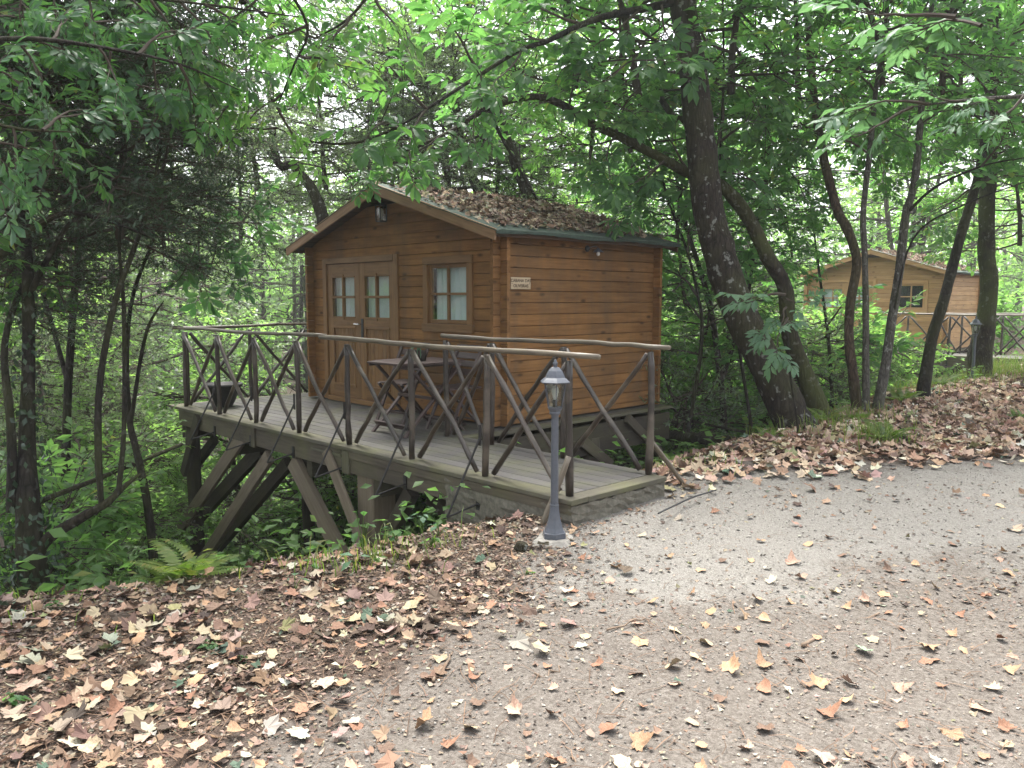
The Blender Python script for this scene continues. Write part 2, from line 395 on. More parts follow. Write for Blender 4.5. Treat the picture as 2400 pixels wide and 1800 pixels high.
M['barkmoss'] = bark('mossy_bark', (0.016, 0.013, 0.009), (0.050, 0.041, 0.028), 0.8, 0.2)
M['barkgrey'] = bark('grey_bark', (0.050, 0.045, 0.038), (0.135, 0.125, 0.108), 0.25, 0.4, 1.6)
M['barkdark'] = bark('dark_bark', (0.012, 0.010, 0.008), (0.036, 0.030, 0.024), 0.4, 0.10)
M['barkred'] = bark('reddish_bark', (0.040, 0.026, 0.018), (0.11, 0.078, 0.055), 0.3, 0.15)
M['twig'] = flat('twig_bark', (0.050, 0.038, 0.027), 0.85)
M['drytwig'] = flat('dry_twig', (0.16, 0.115, 0.08), 0.85, noise=0.3, scale=30)
# ------------------------------------------------------------------ terrain
def gp(px, py, z=-0.21):
    p = on_plane(px, py, 2, z); return st(p[0], p[1])
_cr = [gp(*q) for q in [(0, 1395), (210, 1376), (430, 1352), (650, 1316), (800, 1300), (950, 1268), (1080, 1240), (1190, 1232)]]
_d0 = (_cr[0][0] - _cr[2][0], _cr[0][1] - _cr[2][1]); _k = 12 / math.hypot(*_d0)
CREST = [(_cr[0][0] + _d0[0] * _k, _cr[0][1] + _d0[1] * _k)] + _cr
CREST += [st(-0.05, 0.42), st(0.55, 0.42), st(1.15, 0.40)]
CREST += [gp(px, py, -0.12) for px, py in [(1585, 1092), (1660, 1065), (1770, 1028), (1860, 1004), (1990, 962), (2110, 922)]]
CREST += [(8.6, 14.6), (10.5, 17.2), (13.0, 18.2), (16, 24), (30, 50)]
CREST = np.array(CREST)
def crest_dist(s, t):
    """signed metres past the crest: positive on the valley side"""
    s = np.asarray(s, float); t = np.asarray(t, float); best = np.full(s.shape, 1e9); sg = np.ones(s.shape)
    for (a, b) in zip(CREST[:-1], CREST[1:]):
        d = b - a; l2 = d @ d
        u = np.clip(((s - a[0]) * d[0] + (t - a[1]) * d[1]) / l2, 0, 1)
        ex = s - (a[0] + u * d[0]); ey = t - (a[1] + u * d[1]); dd = np.hypot(ex, ey)
        cr = d[0] * (t - a[1]) - d[1] * (s - a[0])
        m = dd < best - 1e-9; best = np.where(m, dd, best); sg = np.where(m, np.where(cr > 0, 1.0, -1.0), sg)
    return best * sg
def wob(x, y, f, seed):
    return (np.sin(x * f * 1.0 + seed) * np.cos(y * f * 1.13 + seed * 1.7) + 0.5 * np.sin(x * f * 2.3 + y * f * 1.9 + seed * 3.1) + 0.25 * np.sin(x * f * 4.7 - y * f * 4.1 + seed * .7)) / 1.75
def sstep(a, b, x):
    t = np.clip((x - a) / (b - a), 0, 1); return t * t * (3 - 2 * t)
PATH_PX = [(430, 1900), (560, 1800), (900, 1570), (1190, 1400), (1300, 1300), (1340, 1240), (1440, 1200), (1575, 1148), (1690, 1140), (2000, 1128), (2250, 1105), (2500, 1085), (3300, 1085), (3300, 1900)]
PATH = np.array([gp(*q) for q in PATH_PX])
GREY = np.array([gp(*q) for q in [(1290, 1290), (1345, 1235), (1440, 1195), (1580, 1146), (1700, 1138), (2000, 1132), (2300, 1118), (2600, 1130), (2600, 1300), (2300, 1300), (2000, 1330), (1850, 1390), (1500, 1400), (1340, 1360)]])
def poly_dist(s, t, poly):
    s = np.asarray(s, float); t = np.asarray(t, float); best = np.full(s.shape, 1e9); ins = np.zeros(s.shape, bool)
    for a, b in zip(poly, np.roll(poly, -1, 0)):
        d = b - a; u = np.clip(((s - a[0]) * d[0] + (t - a[1]) * d[1]) / (d @ d), 0, 1)
        best = np.minimum(best, np.hypot(s - a[0] - u * d[0], t - a[1] - u * d[1]))
        c = ((a[1] > t) != (b[1] > t)) & (s < (b[0] - a[0]) * (t - a[1]) / (b[1] - a[1] + 1e-12) + a[0]); ins ^= c
    return np.where(ins, best, -best)
def terr_st(s, t):
    s = np.asarray(s, float); t = np.asarray(t, float)
    d = crest_dist(s, t)
    z0 = -0.235 + 0.125 * sstep(3.5, 7.5, t) + 0.03 * sstep(9, 14, t)
    z0 = z0 + 0.05 * np.exp(-((d + 0.7) / 0.55) ** 2) * sstep(6.2, 7.5, t)
    drop = np.interp(d, [-0.25, 0.0, 0.35, 1.0, 3.0, 8.0, 16.0, 28.0, 60.0, 110.0], [0, 0.02, 0.16, 0.62, 2.0, 4.3, 6.3, 7.0, 3.0, -8.0])
    amp = 0.014 + 0.10 * sstep(0.5, 3, d)
    z = z0 - drop + amp * wob(s, t, 2.6, 1.3) + 0.006 * wob(s, t, 11.0, 4.2) + 0.4 * sstep(6, 20, d) * wob(s, t, .45, 2.2)
    return z
def terr(x, y):
    s, t = st(x, y); return terr_st(s, t)

def axis_pts(lo, hi, fine_lo, fine_hi, fine, grow_=1.12):
    a = list(np.arange(fine_lo, fine_hi + 1e-6, fine)); st_ = fine
    while a[-1] < hi: st_ *= grow_; a.append(a[-1] + st_)
    st_ = fine
    while a[0] > lo: st_ *= grow_; a.insert(0, a[0] - st_)
    return np.array(a)
sA = axis_pts(-110, 110, -4.5, 6.0, 0.05); tA = axis_pts(-14, 130, 1.6, 9.5, 0.05)
SS, TT = np.meshgrid(sA, tA)
ZZ = terr_st(SS, TT); XX, YY = xy(SS, TT)
V = np.stack([XX, YY, ZZ], -1).reshape(-1, 3); ns, nt_ = len(sA), len(tA)
ii = np.arange(nt_ - 1)[:, None] * ns + np.arange(ns - 1)[None, :]
F = np.stack([ii, ii + 1, ii + ns + 1, ii + ns], -1).reshape(-1, 4)
mg, nt, b = nmat('forest_ground')
ag = N(nt, 'Attribute', attribute_name='grey'); ap = N(nt, 'Attribute', attribute_name='path')
geo = N(nt, 'NewGeometry'); P_ = geo.outputs['Position']
nA = N(nt, 'TexNoise', i_Vector=P_, i_Scale=3.0, i_Detail=8.0, i_Roughness=0.7)
nB = N(nt, 'TexNoise', i_Vector=P_, i_Scale=45.0, i_Detail=6.0, i_Roughness=0.75)
nC = N(nt, 'TexVoronoi', i_Vector=P_, i_Scale=85.0, i_Randomness=1.0)
nD = N(nt, 'TexVoronoi', i_Vector=P_, i_Scale=190.0, i_Randomness=1.0)
soil = ramp(nt, nB.outputs[0], [(0.26, (0.072, 0.062, 0.053)), (0.5, (0.142, 0.125, 0.108)), (0.74, (0.21, 0.190, 0.168))])
humus = ramp(nt, nB.outputs[0], [(0.3, (0.034, 0.025, 0.019)), (0.7, (0.125, 0.093, 0.073))])
grey = ramp(nt, nB.outputs[0], [(0.25, (0.160, 0.149, 0.132)), (0.52, (0.210, 0.198, 0.178)), (0.75, (0.26, 0.248, 0.225))])
pebb = ramp(nt, nC.outputs['Color'], [(0.2, (0.55, 0.52, 0.5)), (0.6, (1.0, 1.0, 1.0)), (0.93, (1.0, 1.0, 1.0)), (0.97, (1.5, 1.48, 1.42))])
gf = mathn(nt, 'ADD', ag.outputs['Fac'], mathn(nt, 'MULTIPLY', mathn(nt, 'SUBTRACT', nA.outputs[0], 0.5), 1.3), True)
gf = ramp(nt, gf, [(0.3, (0, 0, 0)), (0.62, (1, 1, 1))])
pf = mathn(nt, 'ADD', ap.outputs['Fac'], mathn(nt, 'MULTIPLY', mathn(nt, 'SUBTRACT', nA.outputs[0], 0.5), 1.2), True)
pf = ramp(nt, pf, [(0.3, (0, 0, 0)), (0.6, (1, 1, 1))])
col = mixc(nt, pf, humus, soil); col = mixc(nt, gf, col, grey)
col = mixc(nt, 0.5, col, pebb, 'MULTIPLY')
L(nt, col, b.inputs['Base Color']); b.inputs['Roughness'].default_value = 0.95; b.inputs['Specular IOR Level'].default_value = 0.15
hh = mathn(nt, 'ADD', mathn(nt, 'ADD', nB.outputs[0], mathn(nt, 'MULTIPLY', nC.outputs['Distance'], -0.8)), mathn(nt, 'MULTIPLY', nD.outputs['Distance'], -0.4))
bump(nt, hh, 0.55, 0.018, b)
me = mesh_np('ground', V, F, mg, True)
for k_, pol, w in (('grey', GREY, 0.8), ('path', PATH, 0.4)):
    a = np.clip(0.5 + poly_dist(SS, TT, pol) / (2 * w), 0, 1).reshape(-1).astype(np.float32)
    A_ = me.attributes.new(k_, 'FLOAT', 'POINT'); A_.data.foreach_set('value', a)
tag(link('ground', me), kind='structure')
# ------------------------------------------------------------------ the cabin (local frame: x into the cabin, y towards its far left, z up)
WD, DP, Z0, CRS = 3.73, 2.675, 0.02, 0.1225
PK, SLOPE, EAVE, OV, OVB = 2.69, 0.31, 0.197, 0.264, 0.18
MID = WD / 2
def roof_z(y): return PK - abs(y - MID) * SLOPE
def cut(a, b, holes):
    segs = [(a, b)]
    for h0, h1 in holes:
        n = []
        for s0, s1 in segs:
            if h1 <= s0 or h0 >= s1: n.append((s0, s1)); continue
            if h0 > s0: n.append((s0, h0))
            if h1 < s1: n.append((h1, s1))
        segs = n
    return segs
DOOR = (1.83, 3.35, 1.80); WIN = (0.49, 1.20, 1.065, 1.74)
def build_cabin(label, loc):
    T = thing('wooden_cabin', label, 'cabin', loc)
    # walls: a dark inner lining that carries the logs
    def lining(name, a, b_):
        return MB().box(a, b_).build(name, M['dark'], T)
    fw = MB()
    for (y0, y1), (z0, z1) in (((0.05, WIN[0]), (Z0, 2.0)), ((WIN[1], DOOR[0]), (Z0, 2.0)), ((DOOR[1], WD - .05), (Z0, 2.0)), ((WIN[0], WIN[1]), (Z0, WIN[2])), ((WIN[0], WIN[1]), (WIN[3], 2.0)), ((DOOR[0], DOOR[1]), (DOOR[2], 2.0))):
        fw.box((0.047, y0, z0), (0.06, y1, z1))
    fw = fw.build('front_wall', M['dark'], T)
    rw = lining('side_wall', (0.062, 0.047, Z0), (DP - .06, 0.06, 2.0))
    lw = lining('side_wall', (0.062, WD - 0.06, Z0), (DP - .06, WD - .047, 2.0))
    bw = lining('back_wall', (DP - 0.06, 0.07, Z0), (DP - .047, WD - .07, 2.0))
    k = 0
    while True:                                     # front and back courses
        z = Z0 + k * CRS; zt = z + CRS - 0.004
        if z > roof_z(MID) - 0.24: break
        half = (PK - 0.075 - zt) / SLOPE             # where the roof cuts the course
        holes = []
        if z < DOOR[2] - 0.02: holes.append((DOOR[0], DOOR[1]))
        if zt > WIN[2] + .02 and z < WIN[3] - .02: holes.append((WIN[0], WIN[1]))
        y0, y1 = -0.1, WD + 0.1
        if zt > 1.98: y0, y1 = MID - half, MID + half
        if zt > 1.98:                               # gable courses: ends cut to the roof slope
            hb = min((PK - 0.062 - z) / SLOPE, MID + .1); ht = (PK - 0.062 - zt) / SLOPE
            for xx, par in ((0.0, fw), (DP - .045, bw)):
                V8 = [(-hb, dy, -CRS / 2 + .002) for dy in (0, .045)] + [(hb, dy, -CRS / 2 + .002) for dy in (.045, 0)] + [(-ht, dy, CRS / 2 - .002) for dy in (0, .045)] + [(ht, dy, CRS / 2 - .002) for dy in (.045, 0)]
                MB().add(V8, [(0, 1, 2, 3), (7, 6, 5, 4), (0, 4, 5, 1), (1, 5, 6, 2), (2, 6, 7, 3), (3, 7, 4, 0)]).build('plank', M['log'], par, False, Matrix(((0, 1, 0, xx), (1, 0, 0, MID), (0, 0, 1, (z + zt) / 2), (0, 0, 0, 1))))
            k += 1; continue
        for a, c in cut(y0, y1, holes):
            bbox('plank', (0, a, z), (0.045, c, zt), M['log'], fw, 0.006)
        bbox('plank', (DP - .045, y0, z), (DP, y1, zt), M['log'], bw, 0.005)
        k += 1
    for k in range(17):                             # side courses, half a log lower
        z = Z0 + (k - .5) * CRS; zt = z + CRS - 0.004
        if k == 0: z = Z0
        if zt > 2.03: zt = 2.03
        if zt - z < .03: continue
        for yy, w in ((0.0, rw), (WD - 0.045, lw)):
            bbox('plank', (-0.1, yy, z), (DP + .1, yy + 0.045, zt), M['log'], w, 0.006)
    # double door
    d = T
    y0, y1, zt = DOOR
    for a, c, nm in (((-.022, y1 - .01, Z0), (0.05, y1 + .075, zt + .075), 'door_trim'), ((-.022, y0 - .075, Z0), (0.05, y0 + .01, zt + .075), 'door_trim'), ((-.024, y0 + .012, zt), (0.05, y1 - .012, zt + .075), 'door_trim'), ((-.03, y0 + .012, Z0 - .01), (.05, y1 - .012, Z0 + .05), 'threshold')):
        bbox(nm, a, c, M['trim'], T)
    lw_ = (y1 - y0 - .024) / 2
    for i in range(2):
        a = y0 + .012 + i * lw_; c = a + lw_ - .004
        D = link('door', None, T); D.empty_display_size = .1
        zb, zz = Z0 + .055, zt - .004; s = .115
        gz0, gz1, pz0, pz1 = 1.10, 1.64, .22, 1.0
        ga, gb = a + s, c - s
        bbox('stile', (0.0, a, zb), (.042, a + s, zz), M['trim'], D); bbox('stile', (0.0, c - s, zb), (.042, c, zz), M['trim'], D)
        bbox('door_rail', (0.001, ga, gz1), (.041, gb, zz - .001), M['trim'], D)
        bbox('door_rail', (0.001, ga, pz1), (.041, gb, gz0), M['trim'], D)
        bbox('door_rail', (0.001, ga, zb), (.041, gb, pz0), M['trim'], D)
        for nb in range(6):                         # matchboards below
            w = (gb - ga) / 6
            bbox('panel_board', (.012, ga + nb * w, pz0), (.03, ga + (nb + 1) * w - .004, pz1), M['trim'], D, .004)
        for q in ((pz0, pz0 + .03), (pz1 - .03, pz1)): bbox('panel_moulding', (-.012, ga - .012, q[0]), (.011, gb + .012, q[1]), M['trim'], D)
        for q in (ga, gb - .025): bbox('panel_moulding', (-.008, q, pz0 + .03), (.011, q + .025, pz1 - .03), M['trim'], D)
        for q in ((gz1 - .02, gz1 + .0), (gz0, gz0 + .02)): bbox('glazing_bead', (-.006, ga - .015, q[0]), (.03, gb + .015, q[1]), M['trim'], D)
        gm = (ga + gb) / 2; gzm = (gz0 + gz1) / 2
        bbox('muntin', (-.012, gm - .016, gz0 - .02), (.03, gm + .016, gz1 + .02), M['trim'], D)
        bbox('muntin', (-.010, ga - .02, gzm - .016), (.028, gb + .02, gzm + .016), M['trim'], D)
        for u0, u1 in ((ga, gm - .016), (gm + .016, gb)):
            for v0, v1 in ((gz0 + .02, gzm - .016), (gzm + .016, gz1 - .02)):
                MB().box((.018, u0, v0), (.021, u1, v1)).build('pane', M['glass'], D)
        cu = MB(); n = 22; V = []; Fq = []
        for j in range(n + 1):
            yy = ga - .02 + (gb - ga + .04) * j / n; xx = .085 + .010 * math.sin(j * 1.9) + .006 * math.sin(j * .8)
            V += [(xx, yy, gz0 - .03), (xx + .004, yy, gz1 + .03)]
            if j: Fq.append((2 * j - 2, 2 * j, 2 * j + 1, 2 * j - 1))
        cu.add(V, Fq); cu.build('curtain', M['curtain'], D, True)
        if i == 0:
            h = MB().box((-.012, c - .075, .86), (0, c - .035, 1.10)); h.build('handle_plate', M['darkmetal'], D)
            h = MB().tube([(-.0, c - .055, 1.03), (-.05, c - .055, 1.03), (-.055, c - .045, 1.03), (-.055, c + .06, 1.03)], .009, 8); h.build('handle', M['steel'], D)
            MB().lathe([(0, .0), (.008, 0), (.008, .012), (0, .012)], 8).build('keyhole', M['steel'], D, m=Matrix.Translation((-.012, c - .055, .93)) @ Matrix.Rotation(-math.pi / 2, 4, 'Y'))
    # window
    W = link('window', None, T); W.empty_display_size = .1
    a, c, zb, zt = WIN
    bbox('window_trim', (-.024, a - .07, zt - .005), (.05, c + .07, zt + .075), M['trim'], W); bbox('window_sill', (-.034, a - .08, zb - .085), (.05, c + .08, zb + .005), M['trim'], W)
    bbox('window_trim', (-.022, a - .07, zb + .007), (.05, a + .01, zt - .007), M['trim'], W); bbox('window_trim', (-.022, c - .01, zb + .007), (.05, c + .07, zt - .007), M['trim'], W)
    f = .045
    bbox('window_frame', (.006, a + .012, zb + .007), (.046, a + .012 + f, zt - .007), M['trim'], W); bbox('window_frame', (.006, c - .012 - f, zb + .007), (.046, c - .012, zt - .007), M['trim'], W)
    bbox('window_frame', (.007, a + .012 + f, zb + .007), (.045, c - .012 - f, zb + .007 + f), M['trim'], W); bbox('window_frame', (.007, a + .012 + f, zt - .007 - f), (.045, c - .012 - f, zt - .007), M['trim'], W)
    gm, gz = (a + c) / 2, (zb + zt) / 2; a2, c2, b2, t2 = a + .012 + f, c - .012 - f, zb + .007 + f, zt - .007 - f
    bbox('muntin', (-.006, gm - .014, b2 - .02), (.03, gm + .014, t2 + .02), M['trim'], W); bbox('muntin', (-.004, a2 - .02, gz - .014), (.028, c2 + .02, gz + .014), M['trim'], W)
    for u0, u1 in ((a2, gm - .014), (gm + .014, c2)):
        for v0, v1 in ((b2, gz - .014), (gz + .014, t2)):
            MB().box((.018, u0, v0), (.021, u1, v1)).build('pane', M['glass'], W)
    V = []; Fq = []; n = 30
    for j in range(n + 1):
        yy = a2 - .02 + (c2 - a2 + .04) * j / n; xx = .085 + .010 * math.sin(j * 1.3) + .005 * math.sin(j * .7 + 1)
        V += [(xx, yy, b2 - .03), (xx + .004, yy, t2 + .03)]
        if j: Fq.append((2 * j - 2, 2 * j, 2 * j + 1, 2 * j - 1))
    MB().add(V, Fq).build('curtain', M['curtain'], W, True)
    # roof: two boarded slopes under green felt, bargeboards front and back
    R = link('roof', None, T); R.empty_display_size = .1
    xa, xb = -OV + .03, DP + OVB
    for sgn in (-1, 1):
        ye = MID + sgn * (MID + EAVE); ze = roof_z(ye)
        nb = 14
        for i in range(nb):                          # roof boards seen from below, running front to back
            u0, u1 = i / nb, (i + 1) / nb
            y0_, y1_ = MID + (ye - MID) * u0, MID + (ye - MID) * u1
            ym, zm = (y0_ + y1_) / 2, (roof_z(y0_) + roof_z(y1_)) / 2 - .035
            wd = math.hypot(y1_ - y0_, (roof_z(y1_) - roof_z(y0_))) - .004
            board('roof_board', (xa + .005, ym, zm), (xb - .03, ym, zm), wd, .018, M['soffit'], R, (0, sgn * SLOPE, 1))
        # felt sheet with thickness, lapped in courses, turned down at the eave
        V = []; Fq = []; nx, ny = 46, 24
        for j in range(ny + 1):
            for i in range(nx + 1):
                x = xa - .035 + (xb - xa + .045) * i / nx; u = j / ny * 1.02
                y = MID + (ye - MID) * u; z = PK - abs(y - MID) * SLOPE - .012 + .006 * ((j % 8) < 1) + .004 * math.sin(x * 5 + j) + random.uniform(-.002, .002)
                if i == 0 or i == nx: z -= .012
                V.append((x, y, z))
        for j in range(ny):
            for i in range(nx):
                p = j * (nx + 1) + i; q = (p, p + 1, p + nx + 2, p + nx + 1); Fq.append(q if sgn > 0 else q[::-1])
        base = len(V)
        for i in range(nx + 1):                      # turned-down edge, a little wavy
            x = V[ny * (nx + 1) + i][0]; V.append((x, ye + sgn * (.034 + random.uniform(-.003, .006)), ze - .055 + .008 * math.sin(x * 4.0) + random.uniform(-.004, .003)))
        for i in range(nx):
            p = ny * (nx + 1) + i; q = (p, p + 1, base + i + 1, base + i); Fq.append(q if sgn > 0 else q[::-1])
        o = MB().add(V, Fq).build('roof_felt', M['felt'], R)
        sm = o.modifiers.new('thickness', 'SOLIDIFY'); sm.thickness = .008; sm.offset = -1
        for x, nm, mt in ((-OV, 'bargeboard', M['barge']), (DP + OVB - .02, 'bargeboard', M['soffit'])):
            # one tapered-end board: plumb cut at the peak
            t, w = .022, .118
            yo = MID + sgn * (MID + EAVE + .012)
            P4 = [(MID, PK - .014), (yo, roof_z(yo) - .014), (yo - sgn * .012, roof_z(yo) - .014 - w * .92), (MID, PK - .014 - w * 1.05)]
            L_ = Vector((0, yo - MID, roof_z(yo) - PK)); m_ = frame_m((x, MID, PK), L_, (1, 0, 0)); mi = m_.inverted()
            V8 = [tuple(mi @ Vector((x + dx, y, z))) for dx in (0, t) for y, z in P4]
            MB().add(V8, [(0, 1, 2, 3), (7, 6, 5, 4), (0, 4, 5, 1), (1, 5, 6, 2), (2, 6, 7, 3), (3, 7, 4, 0)]).build(nm, mt, R, False, m_)
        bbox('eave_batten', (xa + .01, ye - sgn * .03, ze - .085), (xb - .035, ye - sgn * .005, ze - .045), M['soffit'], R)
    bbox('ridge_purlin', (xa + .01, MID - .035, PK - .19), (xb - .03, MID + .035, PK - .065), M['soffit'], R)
    return T
CX, CY = 1.7332, 2.57
CABIN = build_cabin('orange brown timber cabin standing on stilts, with double door and leaf covered roof', (CX, CY, 0))

# ------------------------------------------------------------------ the deck it stands on
def build_deck(label, name='timber_deck'):
    T = thing(name, label, 'deck', (0, 0, 0))
    y_end = 6.80
    # walkway + terrace boards run along Y
    pw = .1385; x = .012; i = 0
    while x < 4.5:
        w = pw - .009
        near = .135 if x < 1.0 else (2.50 if x > 1.02 else .135)
        if x + w > 1.035 and x < 1.035: near = .135
        cuts = [near]
        if x < 1.0:
            cuts += [(.135 + 2.9 + .35 * ((i * 7) % 5)), 5.0 + .3 * ((i * 3) % 4)]
        else: cuts += [4.2 + .3 * (i % 3)]
        cuts += [y_end]
        if i == 0: cuts = [-.005, 3.02, y_end]
        zz = 0
        for a, c in zip(cuts[:-1], cuts[1:]):
            if c - a < .1: continue
            dz = random.uniform(-.002, .002)
            bbox('plank', (x - (.045 if i == 0 else 0), a + .002, -.034 + dz), (x + w, c - .002, dz), M['edge'] if i == 0 else M['deck'], T, .004)
        x += pw; i += 1
    bbox('end_board', (.142, -.006, -.036), (1.05, .130, .001), M['edge'], T); 
    bbox('ledge_board', (1.06, 2.375, -.034), (4.55, 2.494, .001), M['edge'], T)
    bbox('end_board', (-.03, y_end, -.032), (4.5, y_end + .11, .0), M['edge'], T)
    # front beam in two lengths, joint cover, back beams, cross beams
    bbox('beam', (.005, 4.62, -.232), (.065, 6.66, -.038), M['beam'], T); bbox('beam', (.002, 2.80, -.236), (.063, 4.60, -.038), M['beam'], T)
    bbox('beam', (-.016, .02, -.108), (.066, 2.78, -.038), M['beam'], T); bbox('beam', (.003, 1.05, -.245), (.064, 2.78, -.111), M['beam'], T)
    bbox('joint_cover', (-.022, 2.74, -.25), (.001, 2.85, -.04), M['edge'], T)
    bbox('joint_cover', (-.02, 4.58, -.25), (.0, 4.66, -.04), M['beam'], T)
    bbox('repair_strip', (-.012, 2.88, -.115), (.0, 3.42, -.085), M['edge'], T); bbox('repair_strip', (-.012, 2.88, -.07), (.0, 3.3, -.045), M['beam'], T)
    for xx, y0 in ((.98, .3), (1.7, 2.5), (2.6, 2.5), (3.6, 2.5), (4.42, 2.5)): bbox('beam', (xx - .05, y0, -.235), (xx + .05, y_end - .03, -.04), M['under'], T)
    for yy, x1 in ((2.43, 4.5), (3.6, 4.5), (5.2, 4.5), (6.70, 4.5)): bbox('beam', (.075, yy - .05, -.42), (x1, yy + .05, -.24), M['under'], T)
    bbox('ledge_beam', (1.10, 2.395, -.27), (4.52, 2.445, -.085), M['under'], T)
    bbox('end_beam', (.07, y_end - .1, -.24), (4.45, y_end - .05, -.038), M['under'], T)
    # concrete abutment: rough block
    bm = bmesh.new(); bmesh.ops.create_cube(bm, size=1)
    bmesh.ops.scale(bm, vec=(1.045, 1.35, .5), verts=bm.verts); bmesh.ops.translate(bm, vec=(.512, .679, -.290), verts=bm.verts)
    bmesh.ops.subdivide_edges(bm, edges=bm.edges, cuts=14, use_grid_fill=True)
    for v in bm.verts: v.co += Vector((random.gauss(0, .006), random.gauss(0, .006), random.gauss(0, .006) - (0.0)))
    me = bpy.data.meshes.new('abutment'); bm.to_mesh(me); bm.free(); me.materials.append(M['concrete']); link('abutment', me, T)
    # legs
    def leg(x, y, r, mat, sq=False):
        zb = float(terr(x, y)) - .4
        if sq: board('post', (x, y, zb), (x, y, -.245), r * 2, r * 2, mat, T, (1, 0, 0), .015)
        else: pole('post', (x, y, zb), (x, y, -.245), r, r * .92, mat, T, .01, 14)
    leg(.14, 6.60, .09, M['under']); leg(.20, 2.62, .13, M['brace'], True)
    for q in ((.98, 1.9), (1.7, 6.5), (1.7, 4.4), (3.2, 6.5), (4.3, 6.5), (4.3, 4.6)): leg(*q, .09, M['under'])
    leg(3.05, 2.47, .13, M['barkdarkwood'] if 'barkdarkwood' in M else M['under']); leg(4.36, 2.5, .10, M['under'])
    # braces: (top px, bottom px, plane x, width, material)
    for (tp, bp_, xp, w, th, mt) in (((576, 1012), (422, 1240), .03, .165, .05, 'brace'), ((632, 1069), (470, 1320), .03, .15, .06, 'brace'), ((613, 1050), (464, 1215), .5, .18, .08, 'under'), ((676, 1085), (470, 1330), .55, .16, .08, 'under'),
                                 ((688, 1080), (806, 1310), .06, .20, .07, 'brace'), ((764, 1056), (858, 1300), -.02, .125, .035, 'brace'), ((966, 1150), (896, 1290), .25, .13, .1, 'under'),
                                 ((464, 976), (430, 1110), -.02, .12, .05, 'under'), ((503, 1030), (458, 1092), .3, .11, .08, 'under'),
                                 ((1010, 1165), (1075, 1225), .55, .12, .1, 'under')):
        p0 = on_plane(tp[0], tp[1], 0, xp); p1 = on_plane(bp_[0], bp_[1], 0, xp)
        board('brace', p0, p1, th, w, M[mt], T, np.cross(p1 - p0, (1, 0, 0)), .006)
    for (y, dy) in ((2.47, 0),):
        for (tp, bp_, w, mt) in (((1470, 980), (1570, 1085), .11, 'beam'), ((1365, 1035), (1430, 1090), .13, 'beam'), ((1340, 1040), (1395, 1100), .14, 'under')):
            p0 = on_plane(tp[0], tp[1], 1, 2.36 if mt == 'beam' else 2.75); p1 = on_plane(bp_[0], bp_[1], 1, 2.36 if mt == 'beam' else 2.75)
            board('brace', p0, p1, .06, w, M[mt], T, np.cross(p1 - p0, (0, 1, 0)), .006)
    return T
DECK = build_deck('grey weathered plank deck and walkway raised on timber stilts around the near cabin')

# ------------------------------------------------------------------ pole railings
def railing(label, posts, h, rails, braces=True, brackets=(), group='rustic pole railings'):
    T = thing('pole_railing', label, 'railing', (posts[0][0], posts[0][1], 0), 0, group)
    o = np.array([posts[0][0], posts[0][1], 0.0])
    P = [np.array([p[0], p[1], 0.0]) - o for p in posts]
    dirv = nrm(P[-1] - P[0]); side = np.array([-dirv[1], dirv[0], 0])
    for i, p in enumerate(P):
        pole('post', p + (0, 0, .001), p + (0, 0, h - .03) + RNG.normal(0, .008, 3) * (1, 1, 0), RNG.uniform(.025, .030), .024, M['pole'], T, .008)
    for a, c in zip(P[:-1], P[1:]):
        u = nrm(c - a)
        if braces:
            pole('brace', a + u * .07 + side * .026 + (0, 0, .03), c - u * .05 + side * .026 + (0, 0, h - .05), .0225, .020, M['pole'], T, .014)
            pole('brace', a + u * .05 - side * .022 + (0, 0, h - .05), c - u * .07 - side * .022 + (0, 0, .03), .0225, .0195, M['pole'], T, .014)
    for (a, c, r) in rails:
        pole('rail', np.array(a) - o, np.array(c) - o, r, r * .85, M['rail'], T, .012, 10, 16, .07, .10)
    for p, tipd in brackets:
        p = np.array([p[0], p[1], 0]) - o
        tip = p + np.array([tipd, 0.06, -.27]); b_ = MB()
        b_.tube([p + (-.035, 0.02, .30), tip], .009, 6); b_.build('stay_rod', M['iron'], T)
        b_ = MB().tube([tip, p + (-.064, 0.0, -.20)], .008, 6); b_.build('stay_rod', M['iron'], T)
        q = p + np.array([-.075, 0, 0]); MB().box(q + (-.004, -.02, -.25), q + (.004, .02, -.13)).build('bracket_plate', M['iron'], T)
        MB().box(p + (-.042, .005, .24), p + (-.034, .03, .40)).build('bracket_plate', M['iron'], T)
    return T
PF = [6.572, 5.607, 4.696, 3.771, 2.850, 1.896, .971, .103]; PB = [2.574, 1.931, 1.031, .141]
def railings(with_labels):
    X0 = .068
    hF, hB = .963, .977
    fr = railing(with_labels[0], [(X0, y) for y in PF], hF,
                 [((X0 - .01, 6.69, .985), (X0 - .015, 3.2, 1.0), .021), ((X0 - .015, 3.3, .985), (X0 - .02, -.16, .975), .023)],
                 True, [((X0, y), -.33) for y in PF[1:6]] + [((X0, PF[6]), -.33)])
    bk = railing(with_labels[1], [(1.017, y) for y in PB], hB, [((1.01, 2.64, .99), (1.02, -.03, .985), .022)], True, [])
    return fr, bk
RF, RB = railings(['long pole railing with crossed braces along the front edge of the near deck', 'short pole railing with crossed braces along the cabin side of the walkway'])
xl = [.165, float(on_plane(588, 927, 1, 6.74)[0]), 3.4]
xm = float(on_plane(590, 925, 1, 6.74)[0]); xf = float(on_plane(728, 927, 1, 6.74)[0])
RL = railing('pole railing across the far left end of the near deck, behind the dark planter', [(.16, 6.74), (xm, 6.74), (xf, 6.74)], .963, [((.0, 6.74, .985), (xf + .5, 6.74, .99), .021)])
